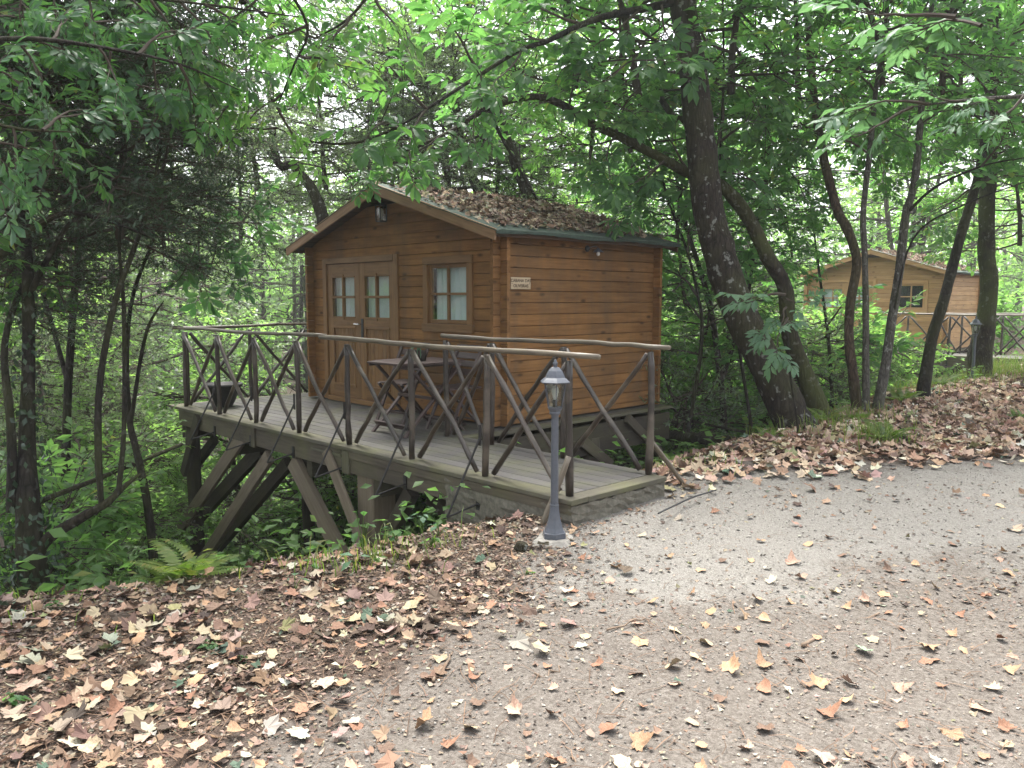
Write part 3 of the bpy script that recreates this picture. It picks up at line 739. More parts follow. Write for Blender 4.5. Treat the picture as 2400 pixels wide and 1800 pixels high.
# propping poles at the walkway mouth
def prop(label, a, c, r):
    T = thing('propping_pole', label, 'pole', tuple(np.array(c)), 0, 'short poles propping the railing ends')
    pole('pole', (np.array(a) - np.array(c)), (0, 0, 0), r, r, M['rail'], T, .004)
a_ = on_plane(1332, 1072, 1, .04); 
pa = on_plane(1333, 1070, 0, .02); pb_ = gp(1268, 1238, -.20); bx, by = xy(*pb_)
prop('short pole leaning from the lamp side railing end to the leaves', pa, (bx, by, float(terr(bx, by)) - .02), .021)
pa = on_plane(1528, 1037, 0, 1.05); pb_ = gp(1607, 1128, -.11); bx, by = xy(*pb_)
prop('short pole leaning from the walkway railing end onto the gravel', pa, (bx, by, float(terr(bx, by)) - .03), .019)
# ------------------------------------------------------------------ sign, lamps, furniture
pS = on_plane(1219, 664, 1, CY - .006)
SG = thing('name_sign', 'small pale wooden name sign with burnt letters on the cabin side wall', 'sign', tuple(pS))
bbox('board', (-.145, -.012, -.062), (.145, .006, .062), M['sign'], SG, .003)
for txt, zz in (('CABANA DAS', .012), ('OLIVEIRAS', -.042)):
    fc = bpy.data.curves.new('lettering', 'FONT'); fc.body = txt; fc.size = .047; fc.align_x = 'CENTER'; fc.extrude = .0008; fc.space_character = 1.02; fc.offset = .0006
    tmp = bpy.data.objects.new('tmp', fc); COL.objects.link(tmp); bpy.context.view_layer.update()
    me = bpy.data.meshes.new_from_object(tmp.evaluated_get(bpy.context.evaluated_depsgraph_get())); bpy.data.objects.remove(tmp); me.materials.clear(); me.materials.append(M['letter']); me.name = 'lettering'
    link('lettering', me, SG, Matrix.Translation((0, -.0132, zz)) @ Matrix.Rotation(math.pi / 2, 4, 'X'))
for xx, zz in ((-.128, -.004), (.128, -.004)): MB().lathe([(0, 0), (.005, 0), (.005, .002), (0, .002)], 8).build('nail', M['darkmetal'], SG, m=Matrix.Translation((xx, -.0125, zz)) @ Matrix.Rotation(math.pi / 2, 4, 'X'))

# lantern under the gable
pG = on_plane(893, 500, 0, CX - .07)
LG = thing('wall_lantern', 'dark square glass lantern under the gable peak of the near cabin', 'lamp', tuple(pG))
MB().box((-.05, -.05, .085), (.05, .05, .10)).box((-.03, -.03, .10), (.03, .03, .125)).build('cap', M['darkmetal'], LG)
MB().box((-.045, -.045, -.10), (.045, .045, -.088)).build('base', M['darkmetal'], LG)
for sx in (-1, 1):
    for sy in (-1, 1): MB().box((sx * .045 - .005, sy * .045 - .005, -.088), (sx * .045 + .005, sy * .045 + .005, .085)).build('frame_bar', M['darkmetal'], LG)
MB().box((-.041, -.041, -.086), (.041, .041, .083)).build('glass', M['lampglass'], LG)
MB().lathe([(0.0, -.06), (.016, -.06), (.02, -.02), (.03, .02), (.024, .05), (0, .06)], 10).build('bulb', M['white'], LG, True)
MB().box((.03, -.02, .06), (.068, .02, .09)).build('bracket', M['darkmetal'], LG)

# swan neck lamp on the side wall
WS = Matrix.Scale(.68, 4); pW = on_plane(1376, 583, 1, CY - .004)
LW = thing('wall_lamp', 'wall lamp with pale glass shade on the cabin side wall below the eave', 'lamp', tuple(pW))
rotx = Matrix.Rotation(math.pi / 2, 4, 'X')
MB().lathe([(0, 0), (.055, 0), (.05, .018), (.02, .03), (0, .03)], 16).build('wall_plate', M['darkmetal'], LW, True, WS @ rotx)
MB().tube([(0, -.03, 0), (.03, -.07, .03), (.08, -.11, .035), (.13, -.13, .02), (.135, -.13, -.01)], .008, 8).build('arm', M['darkmetal'], LW, True, WS)
MB().lathe([(.018, .03), (.03, .015), (.045, 0), (.09, -.03), (.095, -.036)], 18, (.135, -.13, -.02)).build('shade', M['lampmetal'], LW, True, WS)
MB().lathe([(.015, 0), (.03, -.03), (.028, -.06), (0, -.075)], 12, (.135, -.13, -.045)).build('bulb', M['white'], LW, True, WS)

def garden_lamp(label, loc, H, rz):
    T = thing('garden_lamp', label, 'lamp', loc, rz, 'garden lamps beside the path'); k = H / 1.15; T.scale = (k * .72, k * .72, k)
    hexr = math.pi / 6
    MB().lathe([(0.0, -.02), (.112, -.02), (.112, .018), (.10, .02), (.082, .05), (.062, .10), (.048, .155), (.043, .19), (.046, .20), (.041, .205), (.041, .215)], 6, rot=hexr).build('base', M['lampmetal'], T)
    MB().lathe([(.036, .21), (.033, .76), (.034, .79), (.05, .80), (.05, .815), (.03, .82)], 14).build('post', M['lampmetal'], T, True)
    MB().lathe([(.0, .813), (.05, .813), (.065, .828), (.074, .842), (.06, .846), (0, .846)], 6, rot=hexr).build('cage_base', M['lampmetal'], T)
    z0, z1, r0, r1 = .845, 1.005, .064, .102
    for i in range(6):
        a = hexr + i * math.pi / 3; b2 = a + math.pi / 3
        A = [(r0 * math.cos(a), r0 * math.sin(a), z0), (r0 * math.cos(b2), r0 * math.sin(b2), z0), (r1 * math.cos(b2), r1 * math.sin(b2), z1), (r1 * math.cos(a), r1 * math.sin(a), z1)]
        B = [(x * .965, y * .965, z) for x, y, z in A]
        MB().add(A + B, [(0, 1, 2, 3), (7, 6, 5, 4), (0, 4, 5, 1), (1, 5, 6, 2), (2, 6, 7, 3), (3, 7, 4, 0)]).build('pane', M['lampglass'], T)
        MB().tube([(r0 * 1.03 * math.cos(a), r0 * 1.03 * math.sin(a), z0 - .004), (r1 * 1.03 * math.cos(a), r1 * 1.03 * math.sin(a), z1)], .0048, 6).build('frame_bar', M['lampmetal'], T)
    MB().lathe([(.0, 1.0), (.140, 1.0), (.145, 1.008), (.122, 1.022), (.096, 1.036), (.085, 1.055), (.068, 1.078), (.042, 1.098), (.02, 1.103)], 6, rot=hexr).build('roof', M['lampmetal'], T)
    MB().lathe([(.02, 1.10), (.017, 1.112), (.022, 1.118), (.022, 1.132), (.012, 1.138), (.014, 1.147), (0, 1.152)], 12).build('finial', M['lampmetal'], T, True)
    MB().lathe([(0, .846), (.022, .846), (.022, .89), (0, .89)], 12).build('bulb_holder', M['darkmetal'], T, True)
    MB().lathe([(.014, .89), (.02, .905), (.033, .945), (.03, .965), (.016, .98), (0, .984)], 14).build('bulb', M['white'], T, True)
    return T
lb = gp(1299, 1268, -.205); lx, ly = xy(*lb); lz = float(terr(lx, ly))
ldep = lb[1]
GL = garden_lamp('grey hexagonal garden lamp on a post at the near deck corner', (lx, ly, lz + .03), 1.13, .35)
slab_ = thing('stone_slab', 'flat pale stone slab under the foot of the nearer garden lamp', 'stone', (lx, ly, lz))
bm = bmesh.new(); bmesh.ops.create_grid(bm, x_segments=9, y_segments=9, size=.13)
for v in bm.verts:
    r = max(abs(v.co.x), abs(v.co.y)) / .13; v.co.z = .014 + random.gauss(0, .002) - (.03 if r > .93 else 0); v.co.x *= 1.15 + random.gauss(0, .02); v.co.y *= 1 + random.gauss(0, .02)
me = bpy.data.meshes.new('slab'); bm.to_mesh(me); bm.free(); me.materials.append(M['stone']); link('slab', me, slab_, Matrix.Rotation(.5, 4, 'Z'))
sp = gp(1214, 1288, -.2); sx_, sy_ = xy(*sp)
ss = thing('tree_stump', 'tiny cut stump end beside the stone slab under the lamp', 'stump', (sx_, sy_, float(terr(sx_, sy_))))
pole('stub', (0, 0, -.05), (.02, -.02, .05), .045, .04, M['bark'], ss, .002, 12)

# folding table and chairs on the terrace
def bars(T, name, mat, items):
    for p0, p1, w, h, zh in items: board(name, p0, p1, w, h, mat, T, zh, .003)
tx, ty = 1.0, 3.04
TB = thing('folding_table', 'dark brown slatted folding table with crossed legs on the near deck', 'table', (tx, ty, 0))
for i in range(7):
    x = -.36 + i * .12; yh = .37 - (.10 if i in (0, 6) else .0) - (.02 if i in (1, 5) else 0)
    bbox('slat', (x - .056, -yh, .705), (x + .056, yh, .725), M['furn'], TB)
for y in (-.27, .27):
    bars(TB, 'leg', M['furn'], [((-.36, y, .0), (.33, y - .03, .69), .022, .045, (0, 1, 0)), ((.36, y - .035, .0), (-.33, y - .05, .69), .022, .045, (0, 1, 0))])
    bars(TB, 'batten', M['furn'], [((-.36, y + .04, .69), (.36, y + .04, .69), .03, .03, (0, 0, 1))])
bars(TB, 'stretcher', M['furn'], [((-.30, -.30, .09), (-.30, .30, .09), .07, .02, (1, 0, .9)), ((.30, -.30, .09), (.30, .30, .09), .05, .02, (0, 0, 1)), ((-.02, -.28, .36), (-.02, .28, .36), .03, .03, (0, 0, 1))])
def chair(label, x, y, rz):
    T = thing('folding_chair', label, 'chair', (x, y, 0), rz, 'folding chairs on the near deck')
    for i in range(5): bbox('seat_slat', (-.19 + i * .08, -.19, .435), (-.12 + i * .08, .19, .452), M['furn'], T)
    for y_ in (-.205, .205):
        s = 1 if y_ > 0 else -1
        bars(T, 'leg', M['furn'], [((-.22, y_, 0), (.20, y_, .86), .022, .04, (0, 1, 0)), ((.24, y_ - s * .03, 0), (-.20, y_ - s * .03, .44), .022, .036, (0, 1, 0))])
    for z in (.60, .68, .76, .84):
        xx = -.22 + .42 * z / .86
        bars(T, 'back_slat', M['furn'], [((xx + .012, -.2, z), (xx + .012, .2, z), .012, .066, (.42, 0, .86))])
    bars(T, 'stretcher', M['furn'], [((-.16, -.19, .13), (-.16, .19, .13), .03, .016, (0, 0, 1)), ((.18, -.16, .10), (.18, .16, .10), .03, .016, (0, 0, 1))])
    return T
chair('dark folding chair nearer the double door, its back to the window wall', 1.26, 3.62, .12)
chair('dark folding chair nearer the cabin corner, its back to the window wall', 1.34, 2.84, -.1)
pc = on_plane(1030, 840, 2, .726); pc = (1.0, 2.98, .726)
FP = thing('log_planter', 'small log slice planter with a pale trailing plant on the table', 'planter', tuple(pc))
mb = MB().lathe([(0, 0), (.062, 0), (.068, .05), (.064, .105), (.052, .105), (.05, .09), (0, .09)], 14); mb.build('log_pot', M['bark'], FP, True)
mb = MB()
for i in range(9):
    a = RNG.uniform(1.2, 4.2); q = RNG.uniform(.07, .13); h = RNG.uniform(.0, .05)
    mb.tube([(0, 0, .09), (.04 * math.cos(a), .04 * math.sin(a), .135 + h), (q * .8 * math.cos(a), q * .8 * math.sin(a), .11 + h), (q * math.cos(a), q * math.sin(a), .03)], [.004, .004, .004, .003], 5)
mb.build('stem', M['pale'], FP)
# dark planter bowl at the far left corner
pp = on_plane(512, 952, 2, .0)
PT = thing('planter_bowl', 'wide dark planter bowl at the far left corner of the deck', 'planter', (float(pp[0]) + .05, float(pp[1]) - .05, .0))
MB().lathe([(0, 0.002), (.10, .002), (.13, .05), (.215, .25), (.235, .255), (.237, .29), (.215, .29), (.20, .25), (0, .24)], 22).build('bowl', M['pot'], PT, True)
MB().lathe([(0, .262), (.1, .262), (.205, .252)], 18).build('soil', M['soil'], PT, True)

# fallen log beside the deck, thin log above it, pole on the left
def log_thing(name, label, cat, px, rad, mat, seg=12, group=None, n=26, jag=.03):
    P = np.array([at(*q) for q in px]); u = np.linspace(0, len(P) - 1, n)
    Q = np.stack([np.interp(u, range(len(P)), P[:, i]) for i in range(3)], 1) ; Q = smooth_path(P, n)
    R = np.interp(np.linspace(0, 1, n), np.linspace(0, 1, len(rad)), rad) * (1 + RNG.uniform(-jag, jag, n))
    c = Q[0].copy(); mb = MB().tube(Q - c, R, seg); o = mb.build(name, mat, None, True); o.location = c
    return tag(o, label, cat, group)
def smooth_path(P, n):
    """Catmull-Rom through the points"""
    P = np.asarray(P, float)
    if len(P) == 2: return P[0] + (P[1] - P[0]) * np.linspace(0, 1, n)[:, None]
    Q = np.vstack([2 * P[0] - P[1], P, 2 * P[-1] - P[-2]]); out = []
    for u in np.linspace(0, len(P) - 1 - 1e-6, n):
        i = int(u); f = u - i; a, b_, c, d = Q[i], Q[i + 1], Q[i + 2], Q[i + 3]
        out.append(.5 * (2 * b_ + (c - a) * f + (2 * a - 5 * b_ + 4 * c - d) * f * f + (3 * b_ - a - 3 * c + d) * f ** 3))
    return np.array(out)
log_thing('fallen_log', 'dark fallen log lying from the bank to the cabin deck', 'log', [(1500, 1014, 10.9), (1560, 1020, 10.5), (1660, 1030, 9.8), (1785, 1042, 9.0)], [.075, .068, .07, .066], M['barkdark'])
log_thing('fallen_branch', 'thin bare branch lying just above the dark fallen log', 'branch', [(1590, 978, 10.6), (1680, 1000, 9.9), (1780, 1018, 9.1)], [.02, .016, .018], M['barkdark'], 8)
log_thing('leaning_pole', 'long straight pole slung from the left tree to the deck post', 'pole', [(58, 1188, 6.2), (240, 1118, 7.4), (424, 1042, 9.2)], [.024, .022, .022], M['barkmoss'], 8)
# cables
log_thing('black_cable', 'black cable lying on the gravel near the walkway mouth', 'cable', [(1543, 1203, 5.45), (1585, 1183, 5.75), (1625, 1165, 6.0), (1680, 1148, 6.25)], [.006] * 2, M['cable'], 6, None, 16, 0)
log_thing('overhead_cable', 'thin overhead cable crossing the leaves above the cabin roof', 'cable', [(560, -30, 8.5), (720, 85, 9.5), (890, 195, 10.8), (1005, 262, 11.5)], [.008] * 2, M['cable'], 5, None, 20, 0)
log_thing('guy_wire', 'thin wire stretched from the left edge to the deck railing corner', 'wire', [(-60, 700, 7.6), (180, 745, 8.4), (428, 766, 9.8)], [.006] * 2, M['cable'], 5, None, 16, 0)
# ------------------------------------------------------------------ leaf litter
def outline_leaf(rng, kind):
    """unit fallen leaf: ring outline, inner ring, centre; lobed like a plane leaf or simple"""
    if kind == 'lobed':
        lob = np.array([-2.5, -1.25, 0, 1.25, 2.5]) * .82 + rng.normal(0, .07, 5); ln = np.array([.62, .86, 1.0, .86, .62]) * rng.uniform(.85, 1.1, 5)
        ang, rad = [], []
        for i in range(5):
            for da, f in ((-.26, .78), (-.13, .88), (0, 1.0), (.13, .88), (.26, .78)):
                ang.append(lob[i] + da); rad.append(ln[i] * f * rng.uniform(.93, 1.06))
            if i < 4: ang.append((lob[i] + lob[i + 1]) / 2); rad.append(.70 * rng.uniform(.82, 1.12))
        ang.append(math.pi); rad.append(.14)
        ang, rad = np.array(ang), np.array(rad)
    else:
        ang = np.linspace(-math.pi, math.pi, 17)[:-1]; rad = (.42 + .58 * np.abs(np.cos(ang / 2)) ** 3) * (.55 + .45 * np.abs(np.cos(ang))) * rng.uniform(.93, 1.07, 16)
    o = np.argsort(ang); ang, rad = ang[o], rad[o]
    n = len(ang); O = np.stack([np.sin(ang) * rad, np.cos(ang) * rad], 1); I = O * .5
    P = np.vstack([[[0, 0]], I, O]) * .5
    V = np.zeros((len(P), 3)); V[:, :2] = P
    ca = rng.uniform(0, 6.28); cu = rng.uniform(.3, 2.3); c2 = rng.uniform(-1.3, 1.6)
    u = P[:, 0] * math.cos(ca) + P[:, 1] * math.sin(ca); w = -P[:, 0] * math.sin(ca) + P[:, 1] * math.cos(ca)
    V[:, 2] = cu * u ** 2 + c2 * w * w * (w > 0) + .10 * np.sin(u * 13 + 1) * np.abs(w) + rng.normal(0, .012, len(P))
    F3 = [(0, 1 + i, 1 + (i + 1) % n) for i in range(n)]
    F4 = [(1 + i, 1 + n + i, 1 + n + (i + 1) % n, 1 + (i + 1) % n) for i in range(n)]
    return V, np.array(F3), np.array(F4), n
def thin_leaf(rng):
    """cheap litter leaf: 7 triangles"""
    n = rng.integers(6, 8); a = np.sort(np.linspace(0, 6.28, n, endpoint=False) + rng.uniform(-.3, .3, n)); r = rng.uniform(.5, 1.0, n) * np.where(np.arange(n) % 2, .75, 1)
    el = rng.uniform(.55, .95); P = np.stack([np.cos(a) * r, np.sin(a) * r * el], 1) * .5; P = np.vstack([[[0, 0]], P])
    V = np.zeros((len(P), 3)); V[:, :2] = P; ca = rng.uniform(0, 6.28); u = P[:, 0] * math.cos(ca) + P[:, 1] * math.sin(ca)
    V[:, 2] = rng.uniform(.3, 2.4) * u * u + rng.normal(0, .03, len(P))
    return V, np.array([(0, 1 + i, 1 + (i + 1) % n) for i in range(n)])
LITC = np.array([(0.40, 0.235, 0.14), (0.30, 0.155, 0.085), (0.24, 0.12, 0.07), (0.50, 0.36, 0.22), (0.56, 0.47, 0.33), (0.16, 0.09, 0.06), (0.11, 0.07, 0.05), (0.36, 0.20, 0.145), (0.44, 0.28, 0.21), (0.46, 0.42, 0.32), (0.10, 0.16, 0.10), (0.3, 0.28, 0.10)])
LITC = LITC * (.78, .82, .80); LITC = LITC * .74 + LITC.mean(1, keepdims=True) * .26
LITP = np.array([.17, .15, .10, .12, .07, .10, .07, .09, .06, .03, .02, .02]); LITP = LITP / LITP.sum()
def litter_density(s, t):
    """0..1: thick leaves off the path, thin on it"""
    pd = poly_dist(s, t, PATH); d = crest_dist(s, t)
    off = 1 - sstep(-.8, .45, pd)
    return off, pd, d
def scatter(rng, n, t0, t1, fn):
    out_s, out_t = [], []; got = 0
    while got < n:
        t = np.sqrt(rng.uniform(t0 * t0, t1 * t1, n * 2)); s = rng.uniform(-.70, .70, n * 2) * t
        k = rng.uniform(0, 1, n * 2) < fn(s, t); s, t = s[k], t[k]
        out_s.append(s); out_t.append(t); got += len(s)
        if len(s) == 0: break
    return np.concatenate(out_s)[:n], np.concatenate(out_t)[:n]
def lay(rng, tmpl, s, t, size, zoff, tilt, cols, V_all, F_all, C_all, base):
    n = len(s); x, y = xy(s, t); z = terr_st(s, t) + zoff
    yaw = rng.uniform(0, 6.28, n); tx_, ty_ = rng.normal(0, tilt, n), rng.normal(0, tilt, n)
    # ground slope
    e = .05; gx = (terr_st(s + e, t) - terr_st(s - e, t)) / (2 * e); gt = (terr_st(s, t + e) - terr_st(s, t - e)) / (2 * e)
    nx_ = -(gx * R2[0] + gt * F2[0]) + tx_; ny_ = -(gx * R2[1] + gt * F2[1]) + ty_
    Nn = nrm(np.stack([nx_, ny_, np.ones(n)], 1)); A = np.stack([np.cos(yaw), np.sin(yaw), np.zeros(n)], 1)
    X = nrm(A - Nn * (A * Nn).sum(1, keepdims=True)); Y = np.cross(Nn, X)
    ids = rng.integers(0, len(tmpl), n)
    for k, (V, F) in enumerate(tmpl):
        m = np.where(ids == k)[0]
        if not len(m): continue
        W = (V[None, :, 0, None] * X[m][:, None] + V[None, :, 1, None] * Y[m][:, None] + V[None, :, 2, None] * Nn[m][:, None]) * size[m][:, None, None]
        W = W + np.stack([x[m], y[m], z[m]], 1)[:, None, :]
        V_all.append(W.reshape(-1, 3)); off = (np.arange(len(m)) * len(V))[:, None, None] + base[0]
        F_all.append((F[None] + off).reshape(-1, 3)); C_all.append(np.repeat(cols[m], len(F), 0)); base[0] += len(m) * len(V)
rng = np.random.default_rng(21)
th = [thin_leaf(rng) for _ in range(16)]
lob = []
for i in range(10):
    V, F3, F4, n = outline_leaf(rng, 'lobed'); oi_ = np.concatenate([[0], np.arange(1 + n, 1 + 2 * n)]); V2 = V[oi_] * (1, 1, .8)
    lob.append((V2, np.array([(0, 1 + j, 1 + (j + 1) % n) for j in range(n)])))
Va, Fa, Ca, base = [], [], [], [0]
def dens_leaf(s, t):
    off, pd, d = litter_density(s, t)
    k = off * np.where(d < .9 + 1.0 * (t > 6.3), 1.0, np.where(d < 2.8, .45, .0)) + (1 - off) * (.018 + .10 * np.clip(1 - pd / .9, 0, 1) ** 2)
    k = np.where(t > 6.2, np.maximum(k, (1 - sstep(-.3, .3, pd)) * (d < 1.9)), k * (0.35 + .65 * sstep(-.5, .5, wob(s, t, 3.1, 5.0)))) ; deck = 0
    return np.clip(k, 0, 1)
def pickcol(rng, n, p=LITP):
    c = LITC[rng.choice(len(LITC), n, p=p)] * rng.uniform(.72, 1.2, (n, 1)); return np.clip(c * rng.uniform(.93, 1.07, (n, 3)), 0, 1)
def not_deck(s, t):
    x, y = xy(s, t); return ~(((x > -.02) & (x < 1.06) & (y > -.02) & (y < 7.0)) | ((x > -.02) & (x < 4.6) & (y > 2.3) & (y < 7.0)))
s, t = scatter(rng, 8500, 2.0, 6.3, dens_leaf)
k = not_deck(s, t); s, t = s[k], t[k]; n = len(s)
lay(rng, th, s, t, rng.uniform(.018, .07, n), rng.uniform(.001, .014, n), .24, pickcol(rng, n), Va, Fa, Ca, base)
s, t = scatter(rng, 950, 2.0, 6.3, dens_leaf); k = not_deck(s, t); s, t = s[k], t[k]; n = len(s)
lay(rng, lob, s, t, rng.uniform(.07, .15, n), rng.uniform(.008, .028, n), .28, pickcol(rng, n), Va, Fa, Ca, base)
s, t = scatter(rng, 15000, 6.0, 17, dens_leaf); k = not_deck(s, t); s, t = s[k], t[k]; n = len(s)
pR = LITP.copy(); pR[[0, 3, 7, 8]] *= 1.8; pR[[5, 6, 10]] *= .5; pR /= pR.sum()
lay(rng, lob, s, t, rng.uniform(.09, .19, n), rng.uniform(.008, .04, n), .32, np.clip(pickcol(rng, n, pR) * 1.45, 0, .7), Va, Fa, Ca, base)
# crumbs: broken bits everywhere, thick off the path
def dens_crumb(s, t):
    off, pd, d = litter_density(s, t); g = np.clip(poly_dist(s, t, GREY) / .5 + .5, 0, 1)
    return np.clip(off * (d < 1.2) * .95 + (1 - off) * (.17 - .14 * g), 0, 1)
s, t = scatter(rng, 34000, 2.0, 6.5, dens_crumb); k = not_deck(s, t); s, t = s[k], t[k]; n = len(s)
tri = [(np.array([(-.5, -.25, 0), (.5, -.3, .12), (.35, .35, .0), (-.4, .3, .15)]) * rng.uniform(.7, 1.2, (4, 3)), np.array([(0, 1, 2), (0, 2, 3)])) for _ in range(8)]
lay(rng, tri, s, t, rng.uniform(.005, .022, n) * (1 + .5 * (t > 4)), rng.uniform(.001, .008, n), .35, (pickcol(rng, n) * .6 + np.array([(.15, .128, .108)]) * .4) * rng.uniform(.8, 1.15, (n, 1)), Va, Fa, Ca, base)
# needles and twiglets
nd = [(np.array([(-.5, -.012, 0), (0, -.014 + b_, .05), (.5, -.012, 0), (.5, .012, 0), (0, .012 + b_, .05), (-.5, .012, 0)]), np.array([(0, 1, 4), (0, 4, 5), (1, 2, 3), (1, 3, 4)])) for b_ in (.04, -.06, .1, .0)]
s, t = scatter(rng, 8000, 2.0, 6.5, dens_crumb); k = not_deck(s, t); s, t = s[k], t[k]; n = len(s)
lay(rng, nd, s, t, rng.uniform(.03, .15, n), rng.uniform(.002, .012, n), .12, np.array([(.15, .095, .062)]) * rng.uniform(.5, 1.5, (n, 1)), Va, Fa, Ca, base)
me = mesh_np('leaf_litter', np.concatenate(Va), np.concatenate(Fa), M['litter'], face_attr={'col': np.concatenate(Ca)})
tag(link('leaf_litter', me), 'dry brown leaves and broken bits strewn over the ground', 'leaf litter', None, 'stuff')
# small stones
Va, Fa, Ca, base = [], [], [], [0]
ico = np.array([(0, 0, 1), (.9, 0, .4), (.28, .85, .4), (-.72, .53, .4), (-.72, -.53, .4), (.28, -.85, .4), (.72, .53, -.3), (-.28, .85, -.3), (-.9, 0, -.3), (-.28, -.85, -.3), (.72, -.53, -.3)]) * (.5, .42, .32)
icf = np.array([(0, 1, 2), (0, 2, 3), (0, 3, 4), (0, 4, 5), (0, 5, 1), (1, 6, 2), (2, 6, 7), (2, 7, 3), (3, 7, 8), (3, 8, 4), (4, 8, 9), (4, 9, 5), (5, 9, 10), (5, 10, 1), (1, 10, 6)])
s, t = scatter(rng, 3500, 2.0, 7.5, lambda s, t: (poly_dist(s, t, PATH) > -.1) * .9); n = len(s)
lay(rng, [(ico * rng.uniform(.8, 1.2, (11, 3)), icf) for _ in range(5)], s, t, rng.uniform(.005, .016, n) * (1 + (rng.uniform(0, 1, n) > .97) * 1.2), np.zeros(n) + .002, .2, np.array([(.24, .225, .20)]) * rng.uniform(.5, 1.35, (n, 1)), Va, Fa, Ca, base)
me = mesh_np('gravel', np.concatenate(Va), np.concatenate(Fa), M['litter'], True, face_attr={'col': np.concatenate(Ca)})
tag(link('gravel', me), 'small pale stones scattered on the path', 'gravel', None, 'stuff')

# leaves lying on the roof
Vr, Fr, Cr = [], [], []; bs = 0; n = 5200
u = rng.uniform(0, 1, n) ** .9; v = rng.uniform(0, 1, n); keep = rng.uniform(0, 1, n) < np.clip((v - .0) * 7, 0, 1) * np.clip(.25 + 1.2 * (wob(u * 3, v * 3, 2.4, 1) > -.45), 0, 1) * np.clip((.985 - u) * 9, .0, 1); u, v = u[keep], v[keep]; n = len(u)
side = np.where(rng.uniform(0, 1, n) < .85, -1, 1)
X_ = -OV + (DP + OVB + OV) * v; Yy = MID + side * u * (MID + EAVE); Zz = PK - np.abs(Yy - MID) * SLOPE + rng.uniform(0, .03, n) * np.minimum(1, v * 3)
Nn = nrm(np.stack([rng.normal(0, .35, n), side * SLOPE + rng.normal(0, .35, n), np.ones(n)], 1)); yaw = rng.uniform(0, 6.28, n)
A = np.stack([np.cos(yaw), np.sin(yaw), 0 * yaw], 1); Xv = nrm(A - Nn * (A * Nn).sum(1, keepdims=True)); Yv = np.cross(Nn, Xv); ids = rng.integers(0, 16 + 10 + 4, n)
cols = pickcol(rng, n, pR) * rng.uniform(.7, 1.25, (n, 1)); allt = th + lob + nd
for k in range(30):
    m = np.where(ids == k)[0]
    if not len(m): continue
    V, F = allt[k]; szz = rng.uniform(.05, .10, len(m)) if k < 16 else rng.uniform(.08, .14, len(m)) if k < 26 else rng.uniform(.10, .26, len(m))
    W = (V[None, :, 0, None] * Xv[m][:, None] + V[None, :, 1, None] * Yv[m][:, None] + V[None, :, 2, None] * Nn[m][:, None]) * szz[:, None, None] + np.stack([X_[m] + CX, Yy[m] + CY, Zz[m]], 1)[:, None]
    Vr.append(W.reshape(-1, 3)); Fr.append((F[None] + (np.arange(len(m)) * len(V))[:, None, None] + bs).reshape(-1, 3)); Cr.append(np.repeat(cols[m], len(F), 0)); bs += len(m) * len(V)
me = mesh_np('roof_leaves', np.concatenate(Vr), np.concatenate(Fr), M['litter'], face_attr={'col': np.concatenate(Cr)})
ROOFLIT = tag(link('roof_leaves', me), 'brown leaves and needles lying on the near cabin roof', 'leaf litter', None, 'stuff')

# single leaves one can pick out
rng = np.random.default_rng(5)
leafmesh = {}
for i in range(7):
    V, F3, F4, n = outline_leaf(rng, 'lobed' if i < 5 else 'plain')
    for key in [d_[0] for d_ in DRY]:
        me = mesh_np('dry_leaf', V, [F3, F4], M['dry_' + key], True); leafmesh[i, key] = me
def put_leaf(i, key, s, t, size, label, group, mesh=None, tilt=.18, lift=.012):
    x, y = xy(s, t); z = float(terr_st(s, t))
    o = link('fallen_leaf', mesh or leafmesh[i, key]); nz = Vector((rng.normal(0, tilt), rng.normal(0, tilt), 1)).normalized()
    a = rng.uniform(0, 6.28); o.matrix_world = Matrix.Translation((x, y, z + lift)) @ nz.to_track_quat('Z', 'Y').to_matrix().to_4x4() @ Matrix.Rotation(a, 4, 'Z') @ Matrix.Scale(size, 4)
    return tag(o, label, 'leaf', group)
CURL = ['curled', 'folded', 'crumpled', 'cupped', 'flattened', 'rolled', 'arched']
def shape_word(i): return ['lobed', 'lobed', 'lobed', 'lobed', 'lobed', 'oval', 'oval'][i]
# the largest ones by hand: px, py, size, colour, mesh, label
BIG = [(712, 1708, .15, None, 'large cream white lobed leaf lying flat on the dark soil at lower left', 'dry_white'),
       (1712, 1555, .15, 'tan', 'big crumpled tan leaf on the path left of the upright cupped leaf', 0), (1798, 1545, .13, 'tan', 'upright cupped tan leaf on the path below the grey stick', 1),
       (2170, 1500, .15, 'tan', 'large tan leaf beside the wilting green sprig', 2), (2030, 1510, .12, None, 'wilting grey green leaves of a torn sprig on the path', 'dry_green'),
       (990, 1680, .13, 'tan', 'long folded tan leaf on bare soil right of the cream leaf', 3), (1420, 1695, .14, 'reddish brown', 'upright pointed brown leaf on the path at bottom centre', 4),
       (1490, 1725, .13, 'tan', 'lobed tan leaf below the upright pointed brown leaf', 1), (1470, 1775, .14, 'pale straw', 'pale straw leaf touching the lower edge at bottom centre', 2),
       (1445, 1325, .13, 'tan', 'curled tan leaf on the path just beyond the lamp foot', 0), (1870, 1225, .10, 'reddish brown', 'curled brown leaf alone on the grey gravel ahead of the walkway', 6),
       (2230, 1705, .13, 'tan', 'pale tan lobed leaf on the path near the lower right corner', 4), (1365, 1505, .09, None, 'crumpled white leaf scrap on the path in the middle', 'dry_white')]
wl = {}
for nm_, k_ in (('dry_white', 0), ('dry_green', 1)):
    V, F3, F4, n = outline_leaf(np.random.default_rng(3 + k_), 'lobed'); V[:, 2] *= .35 if k_ == 0 else .9
    wl[nm_] = mesh_np('fallen_leaf', V, [F3, F4], M[nm_], True)
used = []
